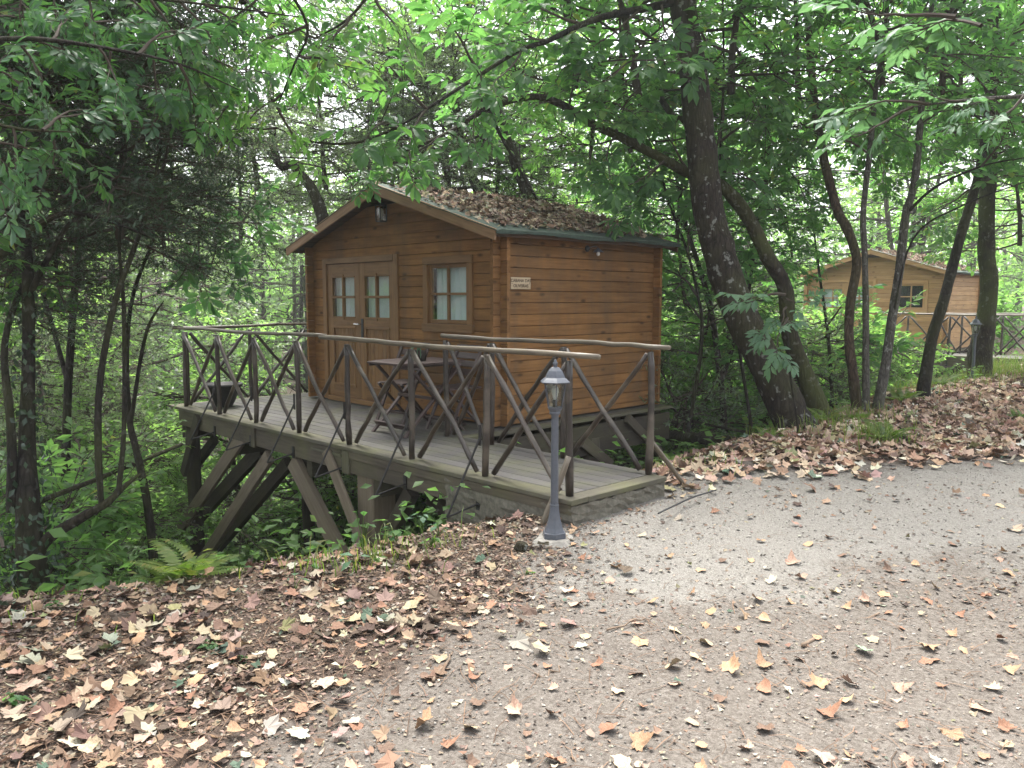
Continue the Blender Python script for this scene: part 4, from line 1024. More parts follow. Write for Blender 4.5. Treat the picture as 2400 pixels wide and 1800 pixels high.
for px, py, sz, c, lab, ms in BIG:
    s_, t_ = gp(px, py, -.2); used.append((s_, t_))
    if isinstance(ms, str): put_leaf(0, None, s_, t_, sz, lab, None, wl[ms], .1)
    else: put_leaf(ms, c, s_, t_, sz, lab, None, None, .3)
keys = [d_[0] for d_ in DRY]; cnt = 0; tries = 0
while cnt < 285 and tries < 20000:
    tries += 1
    px, py = rng.uniform(0, 2400), 1110 + 690 * rng.uniform(0, 1) ** .8
    s_, t_ = gp(px, py, -.2); off, pd, d = litter_density(np.array([s_]), np.array([t_]))
    if d[0] > .05 or not not_deck(s_, t_) or min((s_ - a) ** 2 + (t_ - b_) ** 2 for a, b_ in used) < .02: continue
    if pd[0] > 0 and rng.uniform() > .42: continue
    g = float(poly_dist(np.array([s_]), np.array([t_]), GREY)[0])
    if g > .15 and rng.uniform() > .5: continue
    i = int(rng.integers(0, 7)); key = keys[int(rng.choice(5, p=[.34, .22, .16, .10, .18]))]
    where = 'on pale gravel' if g > 0 else 'on bare soil' if pd[0] > 0 else ('in the left litter' if s_ < .2 and t_ < 6 else 'in the right drift')
    where += ', ' + ('left' if px < 480 else 'centre left' if px < 960 else 'centre' if px < 1440 else 'centre right' if px < 1920 else 'right') + (', bottom edge' if py > 1690 else ', nearer half' if py > 1450 else ', farther half')
    sz_ = float((rng.uniform(.05, .115) if i < 5 else rng.uniform(.06, .10)) * (1.25 if px > 1500 and rng.uniform() < .4 else 1)); used.append((s_, t_)); cnt += 1
    put_leaf(i, key, s_, t_, sz_, '%s %s %s %s leaf %s' % ('large' if sz_ > .088 else 'small', CURL[i], key, shape_word(i), where), 'dry leaves fallen on the ground', None, .22, .010 if pd[0] > 0 else .028)
# sticks on the ground
def stick(label, a, c, r, bend=.03, nm='stick'):
    p0 = np.array([*xy(*gp(*a)), 0]); p1 = np.array([*xy(*gp(*c)), 0]); p0[2] = float(terr(p0[0], p0[1])) + r * .7; p1[2] = float(terr(p1[0], p1[1])) + r * .7
    T = pole(nm, p0, p1, r, r * .5, M['drytwig'], None, bend, 6, 10, .15, .3); tag(T, label, 'stick')
stick('grey stick lying across the path beside the wilting sprig', (1880, 1500), (2062, 1432), .010)
stick('short dark stick at the left edge of the path beside the litter', (1010, 1585), (1060, 1520), .008)
stick('thin stick near the bottom edge in the middle of the path', (1330, 1800), (1340, 1755), .006)
stick('thin twig pointing at the deck across the gravel in the middle', (1420, 1470), (1530, 1440), .005)
stick('straw coloured stalk lying on the path at right centre', (1610, 1486), (1690, 1488), .004)
stick('thin curved twig on the soil in front of the upright brown leaf', (1250, 1580), (1330, 1530), .005, .05)
# ------------------------------------------------------------------ foliage generators
def leaf_tmpl(kind):
    if kind == 'chest8':
        P = np.array([(0, 0, 0), (0, .33, .015), (0, .68, -.02), (0, 1, -.13), (-.15, .30, .07), (-.205, .64, .035), (.15, .30, .07), (.205, .64, .035)], float)
        F = [(0, 1, 4), (1, 5, 4), (1, 2, 5), (2, 3, 5), (0, 6, 1), (1, 6, 7), (1, 7, 2), (2, 7, 3)]
    elif kind == 'chest4':
        P = np.array([(0, 0, 0), (0, .5, .0), (0, 1, -.1), (-.20, .55, .07), (.20, .55, .07)], float); F = [(0, 1, 3), (1, 2, 3), (0, 4, 1), (1, 4, 2)]
    elif kind == 'oval4':
        P = np.array([(0, 0, 0), (0, .5, .0), (0, 1, -.06), (-.27, .5, .06), (.27, .5, .06)], float); F = [(0, 1, 3), (1, 2, 3), (0, 4, 1), (1, 4, 2)]
    elif kind == 'far2':
        P = np.array([(0, 0, 0), (-.2, .5, .03), (0, 1, -.05), (.2, .5, .03)], float); F = [(0, 3, 1), (1, 3, 2)]
    elif kind == 'narrow2':
        P = np.array([(0, 0, 0), (-.15, .5, .03), (0, 1, -.05), (.15, .5, .03)], float); F = [(0, 3, 1), (1, 3, 2)]
    return P, np.array(F)
class Crown:
    def __init__(s, rng): s.rng = rng; s.V = []; s.F = []; s.n = 0; s.P = []; s.D = []; s.N = []; s.S = []
    def tube(s, P, R, seg):
        V, F = tube_np(P, R, seg); s.V.append(V); s.F.append(F + s.n); s.n += len(V)
    def leaf(s, p, d, n, z): s.P.append(p); s.D.append(d); s.N.append(n); s.S.append(z)
    def path(s, p, d, Ln, n, wig, grav):
        out = [np.array(p, float)]; d = nrm(d)
        for i in range(n):
            d = nrm(d + s.rng.normal(0, wig, 3) + np.array([0, 0, grav])); out.append(out[-1] + d * Ln / n)
        return np.array(out)
    def chest_twig(s, p, d, Ln, up, lf, k):
        """twig with alternate long leaves spreading in a plane, crowded at the tip"""
        P = s.path(p, d, Ln, 3, .12, -.03); s.tube(P, [.005, .004, .003, .002], 3)
        d = nrm(P[-1] - P[-2]); side = nrm(np.cross(d, up)); nn = np.cross(side, d)
        for i in range(k):
            f = 1 - .5 * (1 - (i + 1) / k) ** 1.0; q = P[0] + (P[-1] - P[0]) * f
            a = (1 if i % 2 else -1) * ((1.55 - 1.25 * (i + .5) / k) * s.rng.uniform(.8, 1.15) if i < k - 1 else s.rng.uniform(-.2, .2))
            dd = nrm(d * math.cos(a) + side * math.sin(a) + np.array([0, 0, s.rng.uniform(-.45, .12)]))
            s.leaf(q, dd, nn + s.rng.normal(0, .28, 3), lf * s.rng.uniform(.65, 1.15))
    def fine_twig(s, p, d, Ln, lf, k):
        P = s.path(p, d, Ln, 3, .22, .02); s.tube(P, [.003, .0022, .0016, .001], 3)
        for i in range(k):
            f = s.rng.uniform(.1, 1); q = P[0] + (P[-1] - P[0]) * f
            s.leaf(q, nrm(nrm(d) * .6 + s.rng.normal(0, .6, 3)), s.rng.normal(0, .6, 3) + np.array([0, 0, .7]), lf * s.rng.uniform(.6, 1.2))
    def bough(s, p, d, Ln, r, kind, lf, ntw, k, sub=0, seg=5, grav=-.02):
        P = s.path(p, d, Ln, 6, .13, grav); s.tube(P, np.linspace(r, r * .25, 7), seg)
        for i in range(ntw):
            f = 1 - s.rng.uniform(0, .8) ** 1.2; j = min(5, int(f * 6)); q = P[j] + (P[j + 1] - P[j]) * (f * 6 - j)
            dd = nrm(P[j + 1] - P[j]); a = s.rng.uniform(.5, 1.15) * (1 if i % 2 else -1)
            side = nrm(np.cross(dd, (0, 0, 1)) + s.rng.normal(0, .25, 3)); w = nrm(dd * math.cos(a) + side * math.sin(a) + np.array([0, 0, s.rng.normal(.03, .22)]))
            if sub > 0:
                s.bough(q, w, Ln * s.rng.uniform(.35, .6), r * .45, kind, lf, max(4, int(ntw * .55)), k, sub - 1, 4, grav)
            elif kind == 'fine': s.fine_twig(q, w, s.rng.uniform(.18, .38), lf, k)
            else: s.chest_twig(q, w, s.rng.uniform(.2, .42), nrm(np.array([0, 0, 1.0]) + s.rng.normal(0, .3, 3)), lf, k)
        e = nrm(P[-1] - P[-2])
        if kind == 'fine': s.fine_twig(P[-1], e, .3, lf, k)
        else: s.chest_twig(P[-1], e, .3, np.array([0, 0, 1.0]), lf, k)
    def mesh(s, name, tk, mleaf, mtwig):
        T, TF = leaf_tmpl(tk); P = np.array(s.P); D = nrm(np.array(s.D)); Nn = np.array(s.N); Nn = nrm(Nn - D * (Nn * D).sum(1, keepdims=True)); X = np.cross(D, Nn); S = np.array(s.S)
        W = (T[None, :, 0, None] * X[:, None] + T[None, :, 1, None] * D[:, None] + T[None, :, 2, None] * Nn[:, None]) * S[:, None, None] + P[:, None]
        LV = W.reshape(-1, 3); LF = (TF[None] + (np.arange(len(P)) * len(T))[:, None, None] + s.n).reshape(-1, 3)
        rnd = np.repeat(np.clip(s.rng.normal(.48, .22, len(P)), 0, 1), len(TF))
        Vv = np.concatenate(s.V + [LV]); nb = sum(len(f) for f in s.F); BF = np.concatenate(s.F)
        me = mesh_np(name, Vv, [BF, LF], [mtwig, mleaf], False, np.concatenate([np.zeros(nb), np.ones(len(LF))]), {'rnd': np.concatenate([np.zeros(nb), rnd])})
        return me
def make_bough(seed, mleaf, kind='chest', tk='chest8', lf=.17, Ln=1.7, ntw=13, k=8, sub=0):
    c = Crown(np.random.default_rng(seed)); c.bough((0, 0, 0), (1, 0, .1), Ln, .016, kind, lf, ntw, k, sub, 6); return c.mesh('foliage', tk, M[mleaf], M['twig'])
def make_crown(seed, mleaf, kind, tk, lf, R, Hc, nb, ntw, k, sub=0, lean=.35):
    """loose crown about a short leader: boughs at all heights, longest at the middle"""
    rng = np.random.default_rng(seed); c = Crown(rng)
    c.tube(c.path((0, 0, -Hc * .5), (0, 0, 1), Hc, 5, .08, 0), np.linspace(.05, .012, 6), 6)
    for i in range(nb):
        f = (i + .5) / nb; z = -Hc * .5 + Hc * f; a = i * 2.4 + rng.uniform(-.4, .4); el = rng.uniform(-.25, .3) + lean * (f - .35) * 2
        Ln = R * (.55 + .45 * math.sin(math.pi * (.15 + .75 * f))) * rng.uniform(.7, 1.15)
        c.bough((0, 0, z), (math.cos(a), math.sin(a), el), Ln, .022, kind, lf, ntw, k, sub)
    return c.mesh('foliage', tk, M[mleaf], M['twig'])
def make_tall(seed, mleaf, kind, lf, H, R, nb, ntw, k, h0=.12, tk='far2'):
    """whole tree crown from low down to the top, local origin at the ground"""
    rng = np.random.default_rng(seed); c = Crown(rng)
    tr = c.path((0, 0, H * .1), (0, 0, 1), H * .88, 9, .07, .02); c.tube(tr, np.linspace(.10, .02, 10), 6)
    for i in range(nb):
        f = h0 + (1 - h0) * (i + .5) / nb; j = min(8, int(f * 9)); p = tr[j] + (tr[j + 1] - tr[j]) * (f * 9 - j); a = i * 2.4 + rng.uniform(-.5, .5)
        Ln = R * (.35 + .65 * math.sin(math.pi * min(1, .22 + .74 * f))) * rng.uniform(.6, 1.2)
        c.bough(p, (math.cos(a), math.sin(a), rng.uniform(-.1, .5)), Ln, .04, kind, lf, ntw, k, 1, 4, -.03)
    return c.mesh('foliage', tk, M[mleaf], M['twig'])
FOL = {}
for i in range(3):
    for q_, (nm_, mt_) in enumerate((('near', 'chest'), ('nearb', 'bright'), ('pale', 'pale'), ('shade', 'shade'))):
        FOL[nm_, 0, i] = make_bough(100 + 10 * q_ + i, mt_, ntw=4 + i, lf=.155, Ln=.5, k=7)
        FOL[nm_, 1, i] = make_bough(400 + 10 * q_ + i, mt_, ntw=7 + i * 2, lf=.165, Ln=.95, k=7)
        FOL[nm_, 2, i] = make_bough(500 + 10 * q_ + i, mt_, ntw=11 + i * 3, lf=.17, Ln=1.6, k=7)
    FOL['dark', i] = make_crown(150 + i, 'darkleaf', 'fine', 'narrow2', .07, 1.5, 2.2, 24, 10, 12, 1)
    FOL['olive', i] = make_crown(160 + i, 'olive', 'fine', 'narrow2', .075, 1.9, 3.0, 26, 9, 13, 1)
    FOL['chest', i] = make_crown(170 + i, 'chest', 'chest', 'chest4', .17, 2.0, 2.8, 20, 5, 7, 1)
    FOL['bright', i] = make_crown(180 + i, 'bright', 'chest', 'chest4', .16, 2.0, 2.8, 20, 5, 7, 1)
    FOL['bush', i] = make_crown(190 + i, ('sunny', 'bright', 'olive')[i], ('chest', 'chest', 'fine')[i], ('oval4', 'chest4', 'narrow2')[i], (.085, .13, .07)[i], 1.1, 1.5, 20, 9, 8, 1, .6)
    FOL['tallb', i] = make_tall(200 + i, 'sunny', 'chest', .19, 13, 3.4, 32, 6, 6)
    FOL['tallo', i] = make_tall(210 + i, 'olive', 'fine', .15, 12, 2.9, 30, 7, 10)
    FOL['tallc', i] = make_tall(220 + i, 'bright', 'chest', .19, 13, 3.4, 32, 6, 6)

def add_fol(parent, key, p, sc=1.0, rz=0.0, rx=0.0, ry=0.0, name='crown'):
    loc = np.asarray(p) - np.array(parent.location) if parent is not None else p
    m = Matrix.Translation(loc) @ Matrix.Rotation(rz, 4, 'Z') @ Matrix.Rotation(ry, 4, 'Y') @ Matrix.Rotation(rx, 4, 'X') @ Matrix.Scale(sc, 4)
    return link(name, FOL[key], parent, m)
def wpath(pts, n):
    return smooth_path(np.array([at(*q) for q in pts]), n)
def tree(label, stems, fol=(), name='tree', cat='tree', group=None, root=True):
    """stems: (pixel-depth path from the foot up, radii, material[, part name]); fol: (key, px, py, depth, scale, rz[, ry])"""
    foot = at(*stems[0][0][0]); T = thing(name, label, cat, tuple(foot), 0, group)
    for si, sm in enumerate(stems):
        pts, rad, mt = sm[:3]; n = max(10, 4 * len(pts)); Q = wpath(pts, n)
        R = np.interp(np.linspace(0, 1, n), np.linspace(0, 1, len(rad)), rad)
        if root and (si == 0 or (len(sm) > 3 and sm[3] == 'trunk')):
            z = float(terr(Q[0][0], Q[0][1])); ext = Q[0].copy(); ext[2] = min(z - .25, Q[0][2] - .2); ext[:2] += (Q[0] - Q[1])[:2] * .3
            Q = np.vstack([ext, Q]); R = np.concatenate([[R[0] * 1.35], R])
        R = R * (1 + RNG.uniform(-.05, .05, len(R)))
        seg = 16 if rad[0] > .07 else 9
        V, F = tube_np(Q - foot, R, seg)
        V = V + nrm(V - np.repeat(Q - foot, seg, 0)) * (RNG.normal(0, .03, (len(V), 1)) * np.repeat(R, seg)[:, None])
        mb = MB().add(V, F); link_name = sm[3] if len(sm) > 3 else ('trunk' if si == 0 else 'limb')
        mb.build(link_name, M[mt], T, True)
    for f in fol:
        add_fol(T, f[0], at(f[1], f[2], f[3]), f[4], f[5], 0, f[6] if len(f) > 6 else 0.0)
    return T
def toward(px0, py0, d0, px1, py1, d1):
    a, c = at(px0, py0, d0), at(px1, py1, d1); v = c - a; return math.atan2(v[1], v[0]), -math.asin(v[2] / np.linalg.norm(v))
def boughs(keys, pairs, sc=1.0):
    """pairs of (root px,py,depth) -> (tip px,py,depth)"""
    out = []
    for i, (a, c) in enumerate(pairs):
        rz, ry = toward(*a, *c); D_ = float(np.linalg.norm(at(*a) - at(*c))) * sc
        z_ = int(np.argmin([abs(math.log(D_ / q)) for q in (.5, .95, 1.6)])); out.append(((keys, z_, i % 3), *a, float(np.clip(D_ / (.5, .95, 1.6)[z_], .5, 1.25)), rz, ry))
    return out
# ------------------------------------------------------------------ the big leaning chestnut and its neighbours
UPR = [(1592, 2, 9.0), (1500, 22, 8.8), (1427, 36, 8.6), (1364, 57, 8.4), (1285, 95, 8.2), (1221, 117, 8.0), (1127, 174, 7.8), (1000, 256, 7.6), (930, 300, 7.5)]
tree('large leaning chestnut with dark lichened trunk right of the near cabin',
     [([(1895, 1045, 8.9), (1850, 970, 9.0), (1793, 850, 9.0), (1728, 720, 9.0), (1688, 600, 9.0), (1658, 480, 9.0), (1642, 330, 9.0), (1622, 150, 9.0), (1600, 0, 9.0), (1590, -200, 9.0), (1570, -500, 9.0)], [.235, .20, .185, .18, .175, .17, .16, .15, .138, .12, .09], 'bark'),
      (UPR, [.045, .04, .034, .026, .02, .016, .008], 'barkdark'),
      ([(1646, 380, 9.0), (1610, 290, 9.2), (1575, 270, 9.3), (1520, 180, 9.5)], [.05, .045, .04, .03], 'barkdark')],
     boughs('near', [((1427, 36, 8.6), (1330, 160, 8.0)), ((1364, 57, 8.4), (1250, 30, 8.0)), ((1285, 95, 8.2), (1180, 40, 7.6)), ((1221, 117, 8.0), (1250, 260, 7.6)), ((1127, 174, 7.8), (1080, 60, 7.2)), ((1127, 174, 7.8), (1180, 290, 7.4)), ((1000, 256, 7.6), (880, 180, 7.2)), ((1000, 256, 7.6), (930, 390, 7.2)), ((930, 300, 7.5), (820, 310, 7.0)), ((1500, 22, 8.8), (1480, 160, 8.4)), ((1550, 10, 8.9), (1560, 150, 8.4))], 1.0) +
     [(('chest', 0), 1500, -60, 9.6, 1.0, .5), (('chest', 1), 1350, -40, 10.0, .9, 1.5), (('chest', 2), 1720, -60, 9.8, 1.0, 2.5), (('bright', 0), 1480, 150, 10.5, .8, 3.0)], 'chestnut_tree')
ARC = [(1930, 985, 9.9), (1881, 864, 9.9), (1850, 780, 9.8), (1839, 674, 9.7), (1800, 603, 9.6), (1750, 505, 9.5), (1690, 435, 9.4), (1620, 410, 9.4), (1554, 373, 9.3), (1443, 316, 9.2), (1389, 291, 9.2), (1332, 253, 9.1), (1269, 228, 9.1), (1221, 231, 9.0), (1142, 253, 9.0), (1079, 294, 9.0), (1000, 335, 8.9), (930, 360, 8.8)]
tree('crooked chestnut stem crossing behind the leaning trunk and arching over the cabin roof',
     [(ARC, [.14, .105, .095, .088, .085, .08, .07, .06, .055, .05, .047, .043, .038, .034, .03, .024, .018, .01], 'barkmoss'),
      ([(1390, 292, 9.2), (1385, 340, 9.1), (1378, 400, 9.1)], [.025, .02, .006], 'barkdark'), ([(1142, 253, 9.0), (1180, 330, 9.1), (1225, 410, 9.2), (1260, 470, 9.4)], [.02, .018, .015, .012], 'barkdark')],
     boughs('near', [((1443, 316, 9.2), (1500, 200, 8.8)), ((1443, 316, 9.2), (1400, 420, 8.7)), ((1332, 253, 9.1), (1330, 150, 8.7)), ((1269, 228, 9.1), (1390, 200, 8.6)), ((1221, 231, 9.0), (1230, 130, 8.5)), ((1142, 253, 9.0), (1060, 200, 8.6)), ((1079, 294, 9.0), (1000, 420, 8.6)), ((1000, 335, 8.9), (880, 330, 8.4)), ((1554, 373, 9.3), (1480, 470, 8.9)), ((1560, 375, 9.3), (1540, 490, 8.8)), ((1620, 410, 9.4), (1560, 300, 9.0)), ((1389, 291, 9.2), (1440, 380, 8.8)), ((1332, 253, 9.1), (1420, 290, 8.7)), ((930, 360, 8.8), (830, 430, 8.4))], 1), 'chestnut_tree')
# sapling stems growing by the fallen log and behind the cabin corner
tree('thin dark sapling rising from the fallen log beside the cabin', [([(1612, 1015, 10.3), (1640, 843, 10.4), (1645, 750, 10.5), (1636, 695, 10.6), (1611, 590, 10.8), (1564, 463, 11.0), (1530, 300, 11.2)], [.028, .025, .022, .02, .018, .015, .01], 'barkdark'),
      ([(1645, 750, 10.5), (1700, 690, 10.5), (1750, 600, 10.5)], [.012, .01, .006], 'barkdark')],
     boughs('near', [((1640, 830, 10.4), (1560, 840, 10.8)), ((1645, 750, 10.5), (1570, 700, 10.8)), ((1636, 695, 10.6), (1570, 620, 10.9)), ((1611, 590, 10.8), (1640, 490, 10.6)), ((1564, 463, 11), (1500, 430, 11)), ((1564, 480, 11), (1640, 420, 10.8)), ((1700, 690, 10.5), (1700, 610, 10.2)), ((1640, 900, 10.3), (1700, 850, 10.1)), ((1645, 770, 10.5), (1720, 740, 10.2))], 1), 'sapling', 'sapling', None, False)
tree('bushy chestnut regrowth filling the gap behind the cabin corner', [([(1700, 1040, 11.5), (1690, 900, 11.5), (1660, 700, 11.5), (1600, 500, 11.6), (1580, 350, 11.8)], [.05, .045, .04, .03, .015], 'bark'), ([(1690, 900, 11.5), (1750, 700, 11.8), (1780, 500, 12)], [.03, .025, .015], 'bark')],
     [(('chest', 0), 1610, 560, 11.8, .7, 0), (('bright', 1), 1640, 740, 12.2, .6, 1.2), (('chest', 2), 1590, 400, 11.8, .7, 2.2), (('chest', 0), 1760, 500, 12.0, .6, 3.1), (('bright', 1), 1720, 840, 12.6, .5, 4.0), (('bright', 2), 1540, 780, 13.5, .6, .4)], 'chestnut_tree')
# cluster of trunks on the right
RT_ = [([(2029, 990, 10.0), (2029, 860, 10.0), (2029, 741, 10.0), (2027, 605, 10.0), (2023, 500, 10.0), (2038, 362, 10.0), (2052, 217, 10.0), (2074, 72, 10.0), (2085, -80, 10.0), (2095, -300, 10)], [.05, .042, .04, .037, .036, .034, .03, .028, .025, .02], 'barkgrey'),
       ([(2012, 985, 10.3), (2000, 880, 10.3), (1990, 801, 10.3), (1993, 711, 10.3), (2008, 614, 10.3), (1985, 535, 10.4), (1961, 488, 10.5), (1925, 344, 10.6), (1905, 200, 10.8), (1890, 0, 11)], [.075, .062, .056, .056, .056, .06, .06, .055, .05, .04], 'barkred'),
       ([(2055, 965, 10.1), (2077, 846, 10.1), (2089, 756, 10.1), (2101, 681, 10.1), (2113, 590, 10.1), (2123, 500, 10.1), (2142, 434, 10.1), (2157, 289, 10.1), (2164, 163, 10.1), (2185, 0, 10.2), (2200, -200, 10.2)], [.07, .062, .058, .055, .053, .05, .047, .042, .036, .03, .02], 'barkgrey'),
       ([(2165, 905, 11.3), (2186, 786, 11.4), (2210, 711, 11.4), (2234, 620, 11.5), (2255, 540, 11.5), (2287, 434, 11.6), (2310, 300, 11.8), (2330, 100, 12), (2340, -100, 12)], [.085, .075, .072, .07, .066, .06, .05, .04, .03], 'barkdark'),
       ([(2296, 830, 14.5), (2312, 741, 14.5), (2318, 650, 14.5), (2312, 597, 14.5), (2314, 434, 14.5), (2323, 289, 14.6), (2332, 100, 14.8), (2335, -150, 15)], [.19, .155, .14, .14, .13, .12, .10, .08], 'barkmoss')]
tree('slim pale grey trunk, straightest of the clump in front of the far cabin', [RT_[0]], boughs('near', [((2038, 362, 10), (1930, 300, 9.5)), ((2052, 217, 10), (1960, 130, 9.4)), ((2074, 72, 10), (2180, 60, 9.4)), ((2040, 330, 10), (2150, 380, 9.4)), ((2060, 150, 10), (2160, 200, 9.5))], 1) + [(('chest', 0), 2080, -60, 10.4, 1, 1)], 'tree')
tree('reddish brown trunk leaning left behind the slim pale grey one', [RT_[1]], boughs('near', [((1961, 488, 10.5), (1880, 520, 10)), ((1925, 344, 10.6), (1830, 330, 10)), ((1925, 344, 10.6), (1980, 250, 10)), ((1905, 200, 10.8), (1820, 160, 10.3)), ((1900, 100, 10.9), (1980, 60, 10.4))], 1) + [(('chest', 1), 1880, 20, 11.2, 1, 2), (('chest', 2), 1800, 250, 12, .8, 1)], 'tree')
tree('grey lichened trunk leaning right in front of the far cabin window', [RT_[2], ([(2125, 500, 10.1), (2190, 440, 9.8), (2300, 390, 9.4), (2400, 370, 9.0)], [.02, .016, .012, .006], 'barkdark'), ([(2089, 756, 10.1), (2140, 560, 9.8), (2260, 480, 9.3), (2420, 420, 9.0)], [.012, .012, .01, .006], 'barkdark')],
     boughs('near', [((2157, 289, 10.1), (2260, 260, 9.6)), ((2164, 163, 10.1), (2080, 100, 9.6)), ((2180, 60, 10.1), (2290, 40, 9.6)), ((2140, 440, 10.1), (2240, 420, 9.6)), ((2300, 390, 9.4), (2390, 330, 9.0))], 1) + [(('chest', 2), 2220, -40, 10.5, 1, 2)], 'tree')
tree('dark trunk with pale patches between the window and side wall of the far cabin', [RT_[3]], boughs('near', [((2287, 434, 11.6), (2380, 430, 11)), ((2310, 300, 11.8), (2230, 220, 11.2)), ((2320, 200, 11.9), (2400, 160, 11.2))], 1) + [(('chest', 0), 2330, 60, 12, 1, 4)], 'tree')
tree('thick mossy trunk right of the far cabin', [RT_[4]], [(('chest', 1), 2340, 250, 14.8, 1.1, 0), (('chest', 2), 2250, 120, 15, 1.1, 1), (('bright', 0), 2400, 420, 15.5, .9, 2), (('chest', 0), 2380, 0, 15, 1.1, 2)], 'tree')
tree('slender sapling standing just right of the big leaning trunk', [([(1760, 990, 9.6), (1730, 800, 9.6), (1700, 560, 9.7), (1687, 398, 9.8), (1696, 181, 9.9), (1694, 0, 10), (1690, -150, 10)], [.02, .018, .017, .015, .014, .012, .01], 'barkdark')],
     boughs('near', [((1696, 181, 9.9), (1790, 140, 9.4)), ((1690, 330, 9.8), (1790, 300, 9.3)), ((1695, 250, 9.8), (1740, 420, 9.4)), ((1695, 60, 10), (1780, 30, 9.5)), ((1690, 400, 9.8), (1770, 440, 9.4)), ((1695, 120, 10), (1620, 200, 9.6))], 1), 'sapling', 'sapling')
tree('low leafy chestnut shoots in front of the leaning trunk foot', [([(1870, 1000, 8.3), (1850, 860, 8.2), (1846, 770, 8.1), (1840, 720, 8.1)], [.012, .011, .009, .006], 'barkdark')],
     boughs('pale', [((1843, 720, 8.1), (1800, 755, 7.9)), ((1843, 700, 8.1), (1895, 735, 7.9)), ((1846, 745, 8.1), (1835, 800, 7.8)), ((1840, 690, 8.1), (1720, 690, 8.0))], 1), 'sapling', 'sapling')
tree('leafy young chestnut screening the left half of the far cabin', [([(1950, 930, 12.5), (1940, 780, 12.5), (1920, 640, 12.6), (1900, 480, 12.8)], [.03, .025, .02, .01], 'bark')],
     [(('chest', 0), 1860, 520, 12.8, .4, 1), (('bright', 1), 1900, 850, 12.8, .45, 3)] + boughs('near', [((1940, 760, 12.5), (2020, 700, 12.3)), ((1945, 830, 12.5), (2040, 800, 12.2)), ((1940, 800, 12.5), (2070, 770, 12.0)), ((1945, 850, 12.5), (2120, 840, 12.0)), ((1940, 880, 12.5), (1980, 860, 12.2))]), 'sapling')
# pale lit sprays near the camera on the right
tree('pale leafy branch spreading level across the right, nearest of the right foliage', [([(2560, 230, 5.2), (2420, 225, 5.4), (2260, 235, 5.6), (2140, 250, 5.8)], [.018, .014, .010, .005], 'barkgrey', 'limb')],
     boughs('pale', [((2330, 232, 5.5), (2240, 250, 5.5)), ((2260, 235, 5.6), (2150, 255, 5.7)), ((2180, 245, 5.7), (2020, 230, 5.9)), ((2140, 250, 5.8), (2000, 330, 6.0)), ((2400, 226, 5.4), (2330, 330, 5.4)), ((2300, 60, 5.6), (2160, 40, 6.0)), ((2240, 40, 5.8), (2040, 40, 6.2))], 1), 'branch', 'branch', None, False)

# ------------------------------------------------------------------ dark trees on the left
LIV = [([(78, 1365, 6.0), (68, 1227, 6.0), (63, 1034, 6.1), (67, 841, 6.2), (66, 672, 6.3), (60, 560, 6.4), (45, 380, 6.6), (20, 150, 6.8), (0, -100, 7)], [.11, .085, .058, .046, .043, .04, .034, .028, .02], 'barkdark'),
       ([(70, 1330, 6.0), (111, 1265, 6.0), (193, 1212, 6.1), (251, 1178, 6.1), (292, 1140, 6.2), (330, 1110, 6.3)], [.055, .042, .036, .03, .02, .008], 'barkmoss', 'limb'),
       ([(238, 1184, 6.1), (231, 1082, 6.1), (231, 937, 6.2), (246, 817, 6.2), (275, 687, 6.3), (308, 600, 6.4), (350, 480, 6.6), (380, 330, 6.8)], [.02, .027, .025, .024, .022, .02, .016, .012], 'barkdark', 'limb'),
       ([(277, 1159, 6.15), (289, 1034, 6.2), (292, 889, 6.3), (289, 696, 6.4), (280, 560, 6.6), (300, 400, 6.8)], [.02, .018, .017, .015, .013, .008], 'barkdark', 'limb'),
       ([(66, 700, 6.3), (110, 610, 6.2), (169, 520, 6.2), (253, 468, 6.2), (337, 447, 6.3), (400, 436, 6.4)], [.026, .022, .019, .016, .012, .006], 'barkdark', 'limb'),
       ([(0, 600, 6.0), (63, 548, 6.0), (150, 500, 6.0), (260, 520, 6.1), (360, 560, 6.2)], [.03, .028, .022, .014, .006], 'barkdark', 'limb'),
       ([(30, 1200, 6.0), (26, 1000, 6.0), (10, 820, 6.1), (40, 700, 6.3), (75, 640, 6.4)], [.045, .03, .026, .022, .014], 'barkdark', 'limb')]
tree('dark ivy clad tree at the left edge with a mossy limb bearing upright stems', LIV,
     [(('dark', 0), 270, 330, 6.9, .75, 0), (('dark', 2), 370, 380, 7.2, .45, 2), (('dark', 1), 60, 250, 7.0, .8, 3), (('dark', 0), 20, 560, 7.0, .6, .5), (('dark', 2), 130, 560, 7.4, .4, 5), (('chest', 0), 60, -220, 6.2, .8, 1), (('chest', 1), 330, -260, 6.6, .8, 2), (('chest', 2), 560, -300, 7.2, .8, 3), (('chest', 1), -250, 200, 5.6, .7, 4), (('dark', 1), -120, -100, 6.0, .8, 4), (('dark', 0), 200, 80, 6.9, .6, 4)], 'evergreen_tree')  # crowns beyond the top and left frame edges are added to cast shade
tree('slim bowed trunk between the left tree and the deck corner', [([(365, 1360, 7.6), (345, 1178, 7.6), (320, 1058, 7.7), (304, 985, 7.8), (296, 850, 7.9), (310, 700, 8.0), (360, 560, 8.2)], [.045, .038, .034, .03, .026, .02, .014], 'barkdark'),
     ([(305, 1000, 7.8), (330, 840, 7.7), (350, 760, 7.7), (384, 705, 7.7)], [.02, .018, .014, .005], 'barkdark', 'limb')], [(('dark', 0), 380, 470, 8.4, .45, 1)], 'tree')
